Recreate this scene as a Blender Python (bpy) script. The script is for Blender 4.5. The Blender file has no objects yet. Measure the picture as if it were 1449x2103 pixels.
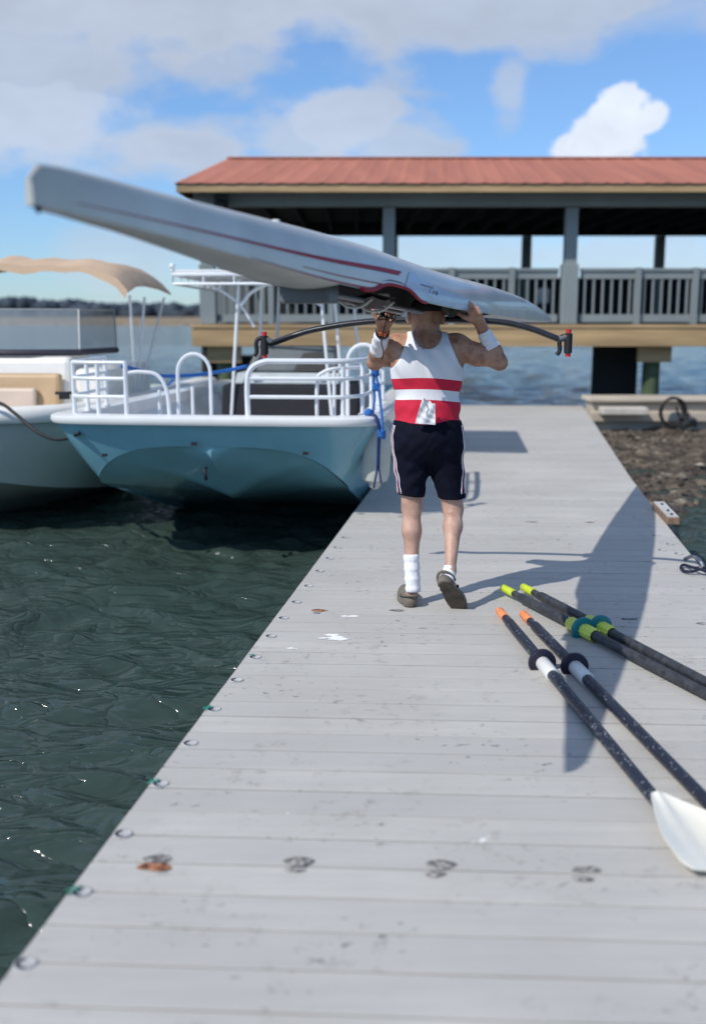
import bpy, math, random
import numpy as np
from mathutils import Vector, Matrix
R_ = math.radians
random.seed(7); np.random.seed(7)
S = bpy.context.scene
COL = S.collection

# ------------------------------------------------------------------ camera, world, sun, exposure
F_PX = 2200.0; EYE = 1.6; PITCH = math.atan(406.0/F_PX)
SUN_AZ = R_(-128.3); SUN_EL = R_(44.5)
cd = bpy.data.cameras.new("camera"); cam = bpy.data.objects.new("camera", cd); COL.objects.link(cam)
cam.location = (0, 0, EYE); cam.rotation_euler = (math.pi/2-PITCH, 0, 0)
cd.sensor_fit = 'VERTICAL'; cd.sensor_height = 24.0; cd.lens = 24.0*F_PX/2103.0
cd.clip_start = 0.05; cd.clip_end = 8000
cd.dof.use_dof = True; cd.dof.focus_distance = 5.7; cd.dof.aperture_fstop = 0.85
S.camera = cam

def vec(x, y):
    u = (x-724.5)/F_PX; v = -(y-1051.5)/F_PX
    return np.array([u, math.cos(PITCH)+v*math.sin(PITCH), -math.sin(PITCH)+v*math.cos(PITCH)])
def at(x, y, Y):
    d = vec(x, y); return np.array([0, 0, EYE])+d*Y/d[1]
def gr(x, y, z=0.0):
    d = vec(x, y); return np.array([0, 0, EYE])+d*(z-EYE)/d[2]

w = bpy.data.worlds.new("World"); S.world = w; w.use_nodes = True
WN = w.node_tree.nodes; WL = w.node_tree.links
for n in list(WN): WN.remove(n)
def wn(t, **k):
    n = WN.new(t)
    for a, b in k.items(): setattr(n, a, b)
    return n
def wmath(op, a, b=None, clamp=False):
    n = wn('ShaderNodeMath', operation=op); n.use_clamp = clamp
    for i, v in enumerate((a, b)):
        if v is None: continue
        if isinstance(v, (int, float)): n.inputs[i].default_value = v
        else: WL.new(v, n.inputs[i])
    return n.outputs[0]
sky = wn('ShaderNodeTexSky', sky_type='NISHITA'); sky.sun_disc = False
sky.sun_elevation = SUN_EL; sky.sun_rotation = SUN_AZ % (2*math.pi)
sky.air_density = 1.0; sky.dust_density = 0.1; sky.ozone_density = 2.0
tc = wn('ShaderNodeTexCoord')
noi = wn('ShaderNodeTexNoise'); noi.inputs['Scale'].default_value = 5.0; noi.inputs['Detail'].default_value = 7
noi.inputs['Roughness'].default_value = 0.58
mp = wn('ShaderNodeMapping'); mp.inputs['Scale'].default_value = (1, 1, 1.9)
WL.new(tc.outputs['Generated'], mp.inputs[0]); WL.new(mp.outputs[0], noi.inputs['Vector'])
noi2 = wn('ShaderNodeTexNoise'); noi2.inputs['Scale'].default_value = 34.0; noi2.inputs['Detail'].default_value = 8
noi2.inputs['Roughness'].default_value = 0.6
WL.new(tc.outputs['Generated'], noi2.inputs['Vector'])
noi3 = wn('ShaderNodeTexNoise'); noi3.inputs['Scale'].default_value = 13.0; noi3.inputs['Detail'].default_value = 6; noi3.inputs['Roughness'].default_value = .55
WL.new(mp.outputs[0], noi3.inputs['Vector'])
# clouds standing in the sky: (az deg, el deg, half width deg, half height deg, softness, strength, brightness)
def sd(px, py):
    d = vec(px, py); d = d/np.linalg.norm(d); return d
CLOUDS = [(250, -40, 20, 4.3, .45, .85, .88), (900, -30, 15, 3.0, .45, .8, .9), (1350, 10, 8, 1.6, .6, .45, .9), (420, 110, 5.0, 1.5, .5, .7, .84), (60, 120, 8, 2.4, .5, .8, .86),
          (60, 250, 6.5, 2.5, .5, .8, .98), (330, 300, 5.5, 1.4, .5, .8, .92), (690, 262, 3.2, 1.9, .35, .8, .95), (600, 285, 3.6, 1.3, .4, .7, .9), (800, 300, 3.0, 1.3, .4, .7, .9),
          (1045, 180, 1.0, 1.5, .5, .6, .9),
          (1238, 280, 2.1, 1.4, .18, 1.0, 1.25), (1284, 222, .95, 1.1, .18, 1.0, 1.3), (1200, 300, 1.7, 1.0, .18, 1.0, 1.2), (1325, 246, 1.0, .8, .18, 1.0, 1.27), (1245, 305, 2.4, .9, .18, 1, 1.15), (1262, 250, 1.5, 1.3, .18, 1, 1.28),
          (240, 540, 2.6, 1.5, .7, .45, .95), (1250, 520, 13, 1.3, .6, .5, .95), (900, 520, 13, 1.3, .6, .45, .95)]
mask = None; bright = None
for (px, py, hw, hh, soft, st, br) in CLOUDS:
    c = sd(px, py)
    sub = wn('ShaderNodeVectorMath', operation='SUBTRACT'); WL.new(tc.outputs['Generated'], sub.inputs[0]); sub.inputs[1].default_value = tuple(c)
    mul = wn('ShaderNodeVectorMath', operation='MULTIPLY'); WL.new(sub.outputs[0], mul.inputs[0])
    mul.inputs[1].default_value = (1/math.sin(R_(hw)), 1/math.sin(R_(max(hw, hh))), 1/math.sin(R_(hh)))
    ln = wn('ShaderNodeVectorMath', operation='LENGTH'); WL.new(mul.outputs[0], ln.inputs[0])
    if soft < .3: nz = wmath('ADD', wmath('MULTIPLY', wmath('SUBTRACT', noi2.outputs['Fac'], 0.5), 1.9), wmath('MULTIPLY', wmath('SUBTRACT', noi3.outputs['Fac'], 0.5), 1.6))
    else: nz = wmath('ADD', wmath('MULTIPLY', wmath('SUBTRACT', noi3.outputs['Fac'], 0.5), 2.6), wmath('MULTIPLY', wmath('SUBTRACT', noi.outputs['Fac'], 0.5), 1.2))
    d = wmath('ADD', ln.outputs['Value'], nz)
    mr = wn('ShaderNodeMapRange'); mr.interpolation_type = 'SMOOTHSTEP'
    WL.new(d, mr.inputs['Value']); mr.inputs['From Min'].default_value = 1.0+soft*.8; mr.inputs['From Max'].default_value = 1.0-soft
    mr.inputs['To Min'].default_value = 0; mr.inputs['To Max'].default_value = st
    m = mr.outputs['Result']; b = wmath('MULTIPLY', m, br)
    mask = m if mask is None else wmath('MAXIMUM', mask, m)
    bright = b if bright is None else wmath('MAXIMUM', bright, b)
# high grey deck of cloud overhead, broken by noise
sep = wn('ShaderNodeSeparateXYZ'); WL.new(tc.outputs['Generated'], sep.inputs[0])
el = wmath('ADD', sep.outputs['Z'], wmath('MULTIPLY', wmath('SUBTRACT', noi.outputs['Fac'], 0.5), 0.30))
el = wmath('SUBTRACT', el, wmath('MULTIPLY', sep.outputs['X'], 0.03))
mr = wn('ShaderNodeMapRange'); mr.interpolation_type = 'SMOOTHSTEP'; WL.new(el, mr.inputs['Value'])
mr.inputs['From Min'].default_value = 0.42; mr.inputs['From Max'].default_value = 0.56; mr.inputs['To Max'].default_value = 0.9
over = wn('ShaderNodeMapRange'); over.interpolation_type = 'SMOOTHSTEP'; WL.new(sep.outputs['Z'], over.inputs['Value'])
over.inputs['From Min'].default_value = 0.5; over.inputs['From Max'].default_value = 0.8; over.inputs['To Min'].default_value = 1.0; over.inputs['To Max'].default_value = 0.35
mdeck = wmath('MULTIPLY', mr.outputs['Result'], over.outputs['Result'])
mdeck = wmath('MULTIPLY', mdeck, .8); mask = wmath('MAXIMUM', mask, mdeck); bright = wmath('MAXIMUM', bright, wmath('MULTIPLY', mdeck, .92))
brn = wmath('DIVIDE', bright, wmath('MAXIMUM', mask, 0.01))
brn = wmath('MULTIPLY', brn, wmath('ADD', wmath('MULTIPLY', noi3.outputs['Fac'], 0.45), 0.78))
cc = wn('ShaderNodeVectorMath', operation='SCALE'); cc.inputs[0].default_value = (5.2, 5.7, 6.6); WL.new(brn, cc.inputs['Scale'])
mixc = wn('ShaderNodeMix', data_type='RGBA'); WL.new(mask, mixc.inputs['Factor'])
low = wn('ShaderNodeMapRange'); WL.new(sep.outputs['Z'], low.inputs['Value']); low.inputs['From Min'].default_value = 0.0; low.inputs['From Max'].default_value = 0.45
tint = wn('ShaderNodeMix', data_type='RGBA'); WL.new(low.outputs['Result'], tint.inputs['Factor']); tint.inputs[6].default_value = (.54, .76, 1.12, 1); tint.inputs[7].default_value = (1.0, 1.18, 1.34, 1)
hs = wn('ShaderNodeMix', data_type='RGBA', blend_type='MULTIPLY'); hs.inputs['Factor'].default_value = 1.0
WL.new(sky.outputs[0], hs.inputs[6]); WL.new(tint.outputs[2], hs.inputs[7])
WL.new(hs.outputs[2], mixc.inputs[6]); WL.new(cc.outputs[0], mixc.inputs[7])
bg = wn('ShaderNodeBackground'); bg.inputs['Strength'].default_value = 0.12
WL.new(mixc.outputs[2], bg.inputs['Color'])
wo = wn('ShaderNodeOutputWorld'); WL.new(bg.outputs[0], wo.inputs['Surface'])

sl = bpy.data.lights.new("sun", 'SUN'); sl.energy = 3.7; sl.angle = R_(0.5); sl.color = (1.0, 0.955, 0.89)
so = bpy.data.objects.new("sun", sl); COL.objects.link(so)
sdir = Vector((math.sin(SUN_AZ)*math.cos(SUN_EL), math.cos(SUN_AZ)*math.cos(SUN_EL), math.sin(SUN_EL)))
so.rotation_euler = sdir.to_track_quat('Z', 'Y').to_euler(); so.location = (-10, -10, 15)
S.view_settings.view_transform = 'Standard'; S.view_settings.look = 'None'; S.view_settings.exposure = 0.0; S.view_settings.gamma = 1.0
try: S.view_settings.use_curve_mapping = False
except Exception: pass

# ------------------------------------------------------------------ helpers
class M_:
    """mesh builder: verts, faces, material index per face"""
    def __init__(s): s.v = []; s.f = []; s.m = []
    def add(s, v, f, mi=0):
        o = len(s.v); s.v += [tuple(map(float, p)) for p in v]; s.f += [tuple(int(i)+o for i in q) for q in f]; s.m += [mi]*len(f); return s
    def box(s, lo, hi, mi=0, rot=None, c=None):
        x0, y0, z0 = lo; x1, y1, z1 = hi
        v = [(x0,y0,z0),(x1,y0,z0),(x1,y1,z0),(x0,y1,z0),(x0,y0,z1),(x1,y0,z1),(x1,y1,z1),(x0,y1,z1)]
        if rot is not None:
            c = np.array(c); v = [c+rot@(np.array(p)-c) for p in v]
        return s.add(v, [(0,3,2,1),(4,5,6,7),(0,1,5,4),(1,2,6,5),(2,3,7,6),(3,0,4,7)], mi)
    def obox(s, c, ax, ay, az, hx, hy, hz, mi=0):
        c = np.array(c, float); ax, ay, az = [np.array(a, float)/np.linalg.norm(a) for a in (ax, ay, az)]
        v = [c+ax*hx*i+ay*hy*j+az*hz*k for k in (-1, 1) for j in (-1, 1) for i in (-1, 1)]
        return s.add(v, [(0,2,3,1),(4,5,7,6),(0,1,5,4),(1,3,7,5),(3,2,6,7),(2,0,4,6)], mi)
    def tube(s, pts, r, n=8, mi=0, cap=True, flat=1.0, up=None):
        pts = [np.array(p, float) for p in pts]; k = len(pts)
        rr = r if hasattr(r, '__len__') else [r]*k
        u = np.array(up, float) if up is not None else None; V = []; 
        for i in range(k):
            t = pts[min(i+1, k-1)]-pts[max(i-1, 0)]; t = t/(np.linalg.norm(t)+1e-9)
            if u is None: u = np.array([0, 0, 1.0]) if abs(t[2]) < .9 else np.array([1.0, 0, 0])
            a = np.cross(t, u); a /= np.linalg.norm(a)+1e-9; b = np.cross(a, t)
            if up is None: u = b
            for j in range(n):
                th = 2*math.pi*j/n; V.append(pts[i]+rr[i]*(math.cos(th)*a+flat*math.sin(th)*b))
        Fc = [(i*n+j, i*n+(j+1) % n, (i+1)*n+(j+1) % n, (i+1)*n+j) for i in range(k-1) for j in range(n)]
        if cap: Fc += [tuple(range(n))[::-1], tuple((k-1)*n+j for j in range(n))]
        return s.add(V, Fc, mi)
    def grid(s, P, mi=0, wrap=False):
        P = np.asarray(P, float); a, b = P.shape[:2]
        Fc = [(i*b+j, i*b+(j+1) % b, (i+1)*b+(j+1) % b, (i+1)*b+j) for i in range(a-1) for j in range(b if wrap else b-1)]
        return s.add(P.reshape(-1, 3), Fc, mi)
    def ball(s, c, r, n=10, mi=0):
        r = r if hasattr(r, '__len__') else (r, r, r); c = np.array(c)
        P = [[c+np.array([r[0]*math.sin(a)*math.cos(b), r[1]*math.sin(a)*math.sin(b), r[2]*math.cos(a)]) for b in np.linspace(0, 2*math.pi, n, endpoint=False)] for a in np.linspace(0.02, math.pi-.02, n//2+2)]
        return s.grid(P, mi, True)
    def prism(s, poly, d, mi=0):
        """poly: 3D loop, extruded by vector d"""
        n = len(poly); poly = [np.array(p, float) for p in poly]; d = np.array(d, float)
        V = poly+[p+d for p in poly]
        return s.add(V, [tuple(range(n))[::-1], tuple(range(n, 2*n))]+[(i, (i+1) % n, n+(i+1) % n, n+i) for i in range(n)], mi)

ORG = {}
def props(o, label=None, cat=None, group=None, kind=None):
    if label: o['label'] = label
    if cat: o['category'] = cat
    if group: o['group'] = group
    if kind: o['kind'] = kind
    return o
def thing(name, loc, label, cat, group=None):
    o = bpy.data.objects.new(name, None); COL.objects.link(o); o.location = tuple(map(float, loc)); o.empty_display_size = .1
    ORG[o] = np.array(loc, float); return props(o, label, cat, group)
def build(mb, name, mats, parent=None, smooth=False, label=None, cat=None, group=None, kind=None, bevel=0, org=None, recalc=True):
    """mb in world coordinates"""
    if not isinstance(mats, (list, tuple)): mats = [mats]
    v = np.array(mb.v, float)
    if parent is not None: o0 = ORG[parent]
    elif org is not None: o0 = np.array(org, float)
    elif kind in ('structure',): o0 = np.zeros(3)
    else: o0 = np.array([(v[:, 0].min()+v[:, 0].max())/2, (v[:, 1].min()+v[:, 1].max())/2, v[:, 2].min()])
    me = bpy.data.meshes.new(name); me.from_pydata((v-o0).tolist(), [], mb.f)
    for m in mats: me.materials.append(m)
    if len(mats) > 1: me.polygons.foreach_set('material_index', mb.m)
    me.validate()
    if recalc:
        import bmesh
        bm = bmesh.new(); bm.from_mesh(me); bmesh.ops.recalc_face_normals(bm, faces=bm.faces); bm.to_mesh(me); bm.free()
    if smooth:
        me.polygons.foreach_set('use_smooth', [True]*len(me.polygons))
        if smooth is not True: me.set_sharp_from_angle(angle=R_(smooth))
    o = bpy.data.objects.new(name, me); COL.objects.link(o)
    if parent is not None: o.parent = parent
    else: o.location = tuple(o0)
    ORG[o] = o0
    if bevel:
        b = o.modifiers.new('bevel', 'BEVEL'); b.width = bevel; b.segments = 2; b.limit_method = 'ANGLE'; b.angle_limit = R_(40)
    return props(o, label, cat, group, kind)
def kids(o): return [c for c in bpy.data.objects if c.parent == o]
def copy_tree(o, parent=None):
    ch = kids(o); c = o.copy(); COL.objects.link(c); c.parent = parent; ORG[c] = ORG[o]
    for k in ch: copy_tree(k, c)
    return c
def spline(pts, n=8):
    """catmull-rom through points"""
    P = [np.array(p, float) for p in pts]; P = [2*P[0]-P[1]]+P+[2*P[-1]-P[-2]]; out = []
    for i in range(1, len(P)-2):
        for t in np.linspace(0, 1, n, endpoint=False):
            a, b, c, d = P[i-1:i+3]
            out.append(.5*((2*b)+(-a+c)*t+(2*a-5*b+4*c-d)*t*t+(-a+3*b-3*c+d)*t**3))
    return out+[P[-2]]

# ------------------------------------------------------------------ materials
def mat(name, col, rough=.6, metal=0., var=.12, vs=6., bump=0., bs=30., spec=.5, coat=0., stops=None, detail=6, trans=0., alpha=1., stretch=None):
    m = bpy.data.materials.new(name); m.use_nodes = True; N = m.node_tree.nodes; L = m.node_tree.links
    p = N['Principled BSDF']; p.inputs['Roughness'].default_value = rough; p.inputs['Metallic'].default_value = metal
    p.inputs['Specular IOR Level'].default_value = spec; p.inputs['Coat Weight'].default_value = coat
    p.inputs['Transmission Weight'].default_value = trans; p.inputs['Alpha'].default_value = alpha
    tc = N.new('ShaderNodeTexCoord'); src = tc.outputs['Object']
    if stretch:
        mp = N.new('ShaderNodeMapping'); mp.inputs['Scale'].default_value = stretch; L.new(src, mp.inputs[0]); src = mp.outputs[0]
    nz = N.new('ShaderNodeTexNoise'); nz.inputs['Scale'].default_value = vs; nz.inputs['Detail'].default_value = detail
    L.new(src, nz.inputs['Vector'])
    cr = N.new('ShaderNodeValToRGB'); L.new(nz.outputs['Fac'], cr.inputs[0])
    if stops:
        e = cr.color_ramp.elements
        while len(e) < len(stops): e.new(.5)
        for q, (ps, c) in zip(e, stops): q.position = ps; q.color = (*c, 1)
    else:
        e = cr.color_ramp.elements; e[0].position = .3; e[1].position = .7
        e[0].color = (*[c*(1-var) for c in col], 1); e[1].color = (*[min(1, c*(1+var)) for c in col], 1)
    L.new(cr.outputs[0], p.inputs['Base Color'])
    if bump:
        n2 = N.new('ShaderNodeTexNoise'); n2.inputs['Scale'].default_value = bs; n2.inputs['Detail'].default_value = 4; L.new(src, n2.inputs['Vector'])
        b = N.new('ShaderNodeBump'); b.inputs['Strength'].default_value = bump; b.inputs['Distance'].default_value = .01
        L.new(n2.outputs['Fac'], b.inputs['Height']); L.new(b.outputs[0], p.inputs['Normal'])
    return m
def nodes(m): return m.node_tree.nodes, m.node_tree.links, m.node_tree.nodes['Principled BSDF']

white = mat('white_gelcoat', (.78,.78,.76), .3, var=.05, vs=3, coat=.3)
alu = mat('painted_pipe', (.74,.76,.78), .3, var=.05)
carbon = mat('carbon', (.018,.019,.022), .32, var=.4, vs=40, bump=.05, bs=200)
black = mat('black_rubber', (.012,.012,.013), .6, var=.3)
navyrope = mat('navy_rope', (.01,.012,.04), .8, bump=.5, bs=200)
bluerope = mat('blue_rope', (.01,.12,.42), .7, var=.25, vs=60, bump=.5, bs=250)
redpl = mat('red_plastic', (.55,.03,.03), .4)
grey_pl = mat('grey_plastic', (.13,.14,.145), .45, var=.15)

# deck of the dock
def dock_material():
    m = bpy.data.materials.new('dock_boards'); m.use_nodes = True; N, L, p = nodes(m)
    tc = N.new('ShaderNodeTexCoord'); ob = tc.outputs['Object']
    def noise(scale, detail=6, rough=.55, sc=None):
        src = ob
        if sc: q = N.new('ShaderNodeMapping'); q.inputs['Scale'].default_value = sc; L.new(ob, q.inputs[0]); src = q.outputs[0]
        n = N.new('ShaderNodeTexNoise'); n.inputs['Scale'].default_value = scale; n.inputs['Detail'].default_value = detail
        n.inputs['Roughness'].default_value = rough; L.new(src, n.inputs['Vector']); return n.outputs['Fac']
    def ramp(f, a, b, lo=0, hi=1):
        r = N.new('ShaderNodeMapRange'); r.interpolation_type = 'SMOOTHSTEP'; L.new(f, r.inputs['Value'])
        for k, v in zip(('From Min', 'From Max', 'To Min', 'To Max'), (a, b, lo, hi)): r.inputs[k].default_value = v
        return r.outputs['Result']
    def mth(op, a, b):
        n = N.new('ShaderNodeMath'); n.operation = op
        for i, v in enumerate((a, b)):
            if isinstance(v, (int, float)): n.inputs[i].default_value = v
            else: L.new(v, n.inputs[i])
        return n.outputs[0]
    def mix(f, a, b):
        n = N.new('ShaderNodeMix'); n.data_type = 'RGBA'; L.new(f, n.inputs['Factor'])
        for i, v in ((6, a), (7, b)):
            if isinstance(v, tuple): n.inputs[i].default_value = (*v, 1)
            else: L.new(v, n.inputs[i])
        return n.outputs[2]
    at_ = N.new('ShaderNodeAttribute'); at_.attribute_name = 'board'; bd = at_.outputs['Fac']
    c = mix(ramp(noise(1.3, 5), .3, .7), (.48,.46,.42), (.56,.54,.495))
    c = mix(ramp(noise(7, 8, .7, (.25, 2.6, 1)), .35, .7, 0, .5), c, (.41,.395,.37))
    c = mix(mth('MULTIPLY', bd, .6), c, (.42,.405,.38))
    # dark wet specks, denser in patches
    sp = mth('MULTIPLY', ramp(noise(30, 3, .6, (.6, 1, 1)), .62, .66), ramp(noise(1.5, 2), .48, .62))
    c = mix(mth('MULTIPLY', sp, .75), c, (.13,.12,.11))
    sp2 = mth('MULTIPLY', ramp(noise(13, 6, .75), .53, .65), ramp(noise(1.9, 2), .46, .62))
    c = mix(mth('MULTIPLY', sp2, .45), c, (.23,.21,.19))
    # bird lime
    vo = N.new('ShaderNodeTexVoronoi'); vo.inputs['Scale'].default_value = 1.9; L.new(ob, vo.inputs['Vector'])
    d = mth('ADD', vo.outputs['Distance'], mth('MULTIPLY', mth('SUBTRACT', noise(16, 5, .7), .5), .28))
    vs = N.new('ShaderNodeSeparateColor'); L.new(vo.outputs['Color'], vs.inputs[0])
    lime = mth('MULTIPLY', ramp(d, .055, .02), ramp(vs.outputs[0], .4, .45))
    c = mix(mth('MULTIPLY', lime, .9), c, (.86,.86,.85))
    L.new(c, p.inputs['Base Color']); p.inputs['Roughness'].default_value = .72; p.inputs['Specular IOR Level'].default_value = .3
    b = N.new('ShaderNodeBump'); b.inputs['Strength'].default_value = .35; b.inputs['Distance'].default_value = .004
    L.new(noise(60, 6, .7, (.2, 1.5, 1)), b.inputs['Height']); L.new(b.outputs[0], p.inputs['Normal'])
    return m

# ------------------------------------------------------------------ water, sky line, shore
WZ = -0.45
def water():
    def axis(dense0, dense1, step, mid_lo, mid_hi, far):
        a = list(np.arange(dense0, dense1, step)); g = step; lo = a[0]; left = []
        while lo > -far: g *= 1.013 if lo > mid_lo else 1.07; lo -= g; left.append(lo)
        g = step; hi = a[-1]; right = []
        while hi < far: g *= 1.013 if hi < mid_hi else 1.07; hi += g; right.append(hi)
        return np.array(left[::-1]+a+right)
    X = axis(-3.2, 2.0, .023, -8, 16, 4000); Y = axis(2.6, 9.5, .03, 2, 70, 5000)
    gx, gy = np.meshgrid(X, Y)
    rng = np.random.RandomState(3); Z = np.zeros_like(gx)
    spx = np.gradient(X); spy = np.gradient(Y); sp = np.maximum(*np.meshgrid(spx, spy))
    wx = gx+.10*np.sin(gy*2.1+gx*.7)+.06*np.sin(gx*3.3-gy*1.3); wy = gy+.10*np.sin(gx*1.7+1)+.05*np.sin(gx*4.1+gy*2.7)
    for i in range(60):
        lam = .11*(.8/.11)**(rng.uniform(0, 1)**1.3); th = R_(104)+rng.normal(0, .42); k = 2*math.pi/lam
        amp = .0105*lam**.75*rng.uniform(.5, 1.3)
        ph = k*(wx*math.cos(th)+wy*math.sin(th))+rng.uniform(0, 6.28)
        Z += amp*np.clip(lam/(sp*5)-.6, 0, 1)*(1.3-1.9*np.abs(np.sin(ph*.5))**1.3)
    for i in range(60):
        lam = .4*(1.9/.4)**rng.uniform(0, 1); th = R_(98)+rng.normal(0, .6); k = 2*math.pi/lam
        ph = k*(wx*math.cos(th)+wy*math.sin(th))+rng.uniform(0, 6.28)
        Z += .0050*lam*np.clip((gy-9)/9, 0, 1)*np.clip(lam/(sp*3)-.4, 0, 1)*np.sin(ph)
    P = np.stack([gx, gy, WZ+Z], -1)
    mb = M_(); ny, nx = gx.shape
    me = bpy.data.meshes.new('water')
    idx = np.arange(nx*ny).reshape(ny, nx)
    q = np.stack([idx[:-1, :-1], idx[:-1, 1:], idx[1:, 1:], idx[1:, :-1]], -1).reshape(-1, 4)
    me.from_pydata(P.reshape(-1, 3).tolist(), [], q.tolist()); me.polygons.foreach_set('use_smooth', [True]*len(q))
    m = bpy.data.materials.new('sea_water'); m.use_nodes = True; N, L, p = nodes(m)
    p.inputs['Base Color'].default_value = (.034,.055,.046,1); p.inputs['Roughness'].default_value = .09; p.inputs['IOR'].default_value = 1.34
    tc = N.new('ShaderNodeTexCoord'); mp = N.new('ShaderNodeMapping'); mp.inputs['Scale'].default_value = (.45, 1.0, 1); L.new(tc.outputs['Object'], mp.inputs[0])
    n1 = N.new('ShaderNodeTexNoise'); n1.inputs['Scale'].default_value = 5.5; n1.inputs['Detail'].default_value = 2.5; n1.inputs['Distortion'].default_value = .8; L.new(mp.outputs[0], n1.inputs['Vector'])
    b = N.new('ShaderNodeBump'); b.inputs['Strength'].default_value = .95; b.inputs['Distance'].default_value = .058
    ab = N.new('ShaderNodeMath'); ab.operation = 'SUBTRACT'; L.new(n1.outputs['Fac'], ab.inputs[0]); ab.inputs[1].default_value = .5
    ab2 = N.new('ShaderNodeMath'); ab2.operation = 'ABSOLUTE'; L.new(ab.outputs[0], ab2.inputs[0]); ab3 = N.new('ShaderNodeMath'); ab3.operation = 'POWER'; L.new(ab2.outputs[0], ab3.inputs[0]); ab3.inputs[1].default_value = .7; L.new(ab3.outputs[0], b.inputs['Height'])
    n3 = N.new('ShaderNodeTexNoise'); n3.inputs['Scale'].default_value = 1.7; n3.inputs['Detail'].default_value = 5; L.new(mp.outputs[0], n3.inputs['Vector'])
    b3 = N.new('ShaderNodeBump'); b3.inputs['Strength'].default_value = .5; b3.inputs['Distance'].default_value = .12; L.new(n3.outputs['Fac'], b3.inputs['Height']); L.new(b3.outputs[0], b.inputs['Normal'])
    n2 = N.new('ShaderNodeTexNoise'); n2.inputs['Scale'].default_value = 22; n2.inputs['Detail'].default_value = 3; L.new(mp.outputs[0], n2.inputs['Vector'])
    b2 = N.new('ShaderNodeBump'); b2.inputs['Strength'].default_value = .12; b2.inputs['Distance'].default_value = .01
    L.new(n2.outputs['Fac'], b2.inputs['Height']); L.new(b.outputs[0], b2.inputs['Normal']); L.new(b2.outputs[0], p.inputs['Normal'])
    me.materials.append(m); o = bpy.data.objects.new('water', me); COL.objects.link(o); o['kind'] = 'structure'
water()

def far_shore():
    rng = np.random.RandomState(5)
    marsh = mat('marsh_grass', (.24,.18,.11), .9, vs=.6, var=.35, bump=.3, bs=2)
    mb = M_(); X = np.linspace(-520, 520, 700)
    rows = []
    for k, (y, z) in enumerate(((215, WZ-.2), (217, .2), (222, .45), (240, .6), (330, .6), (420, .5))):
        rows.append([(x, y+8*math.sin(x*.021+k*.3)+3*math.sin(x*.09), z+(rng.uniform(-.15, .22) if 0 < k < 5 else 0)) for x in X])
    mb.grid(rows); build(mb, 'marsh', marsh, kind='structure', smooth=True)
    wood = mat('far_foliage_haze', (.038,.055,.075), .9, vs=.35, var=.5, bump=.6, bs=1.2)  # blue of distance haze is put into the foliage colour
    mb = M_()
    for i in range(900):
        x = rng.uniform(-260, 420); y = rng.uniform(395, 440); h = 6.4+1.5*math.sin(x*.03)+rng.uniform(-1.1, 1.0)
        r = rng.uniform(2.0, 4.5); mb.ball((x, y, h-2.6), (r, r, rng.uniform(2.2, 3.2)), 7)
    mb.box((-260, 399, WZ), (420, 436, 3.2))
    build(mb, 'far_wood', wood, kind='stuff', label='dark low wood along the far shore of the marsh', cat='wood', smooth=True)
far_shore()

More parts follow.
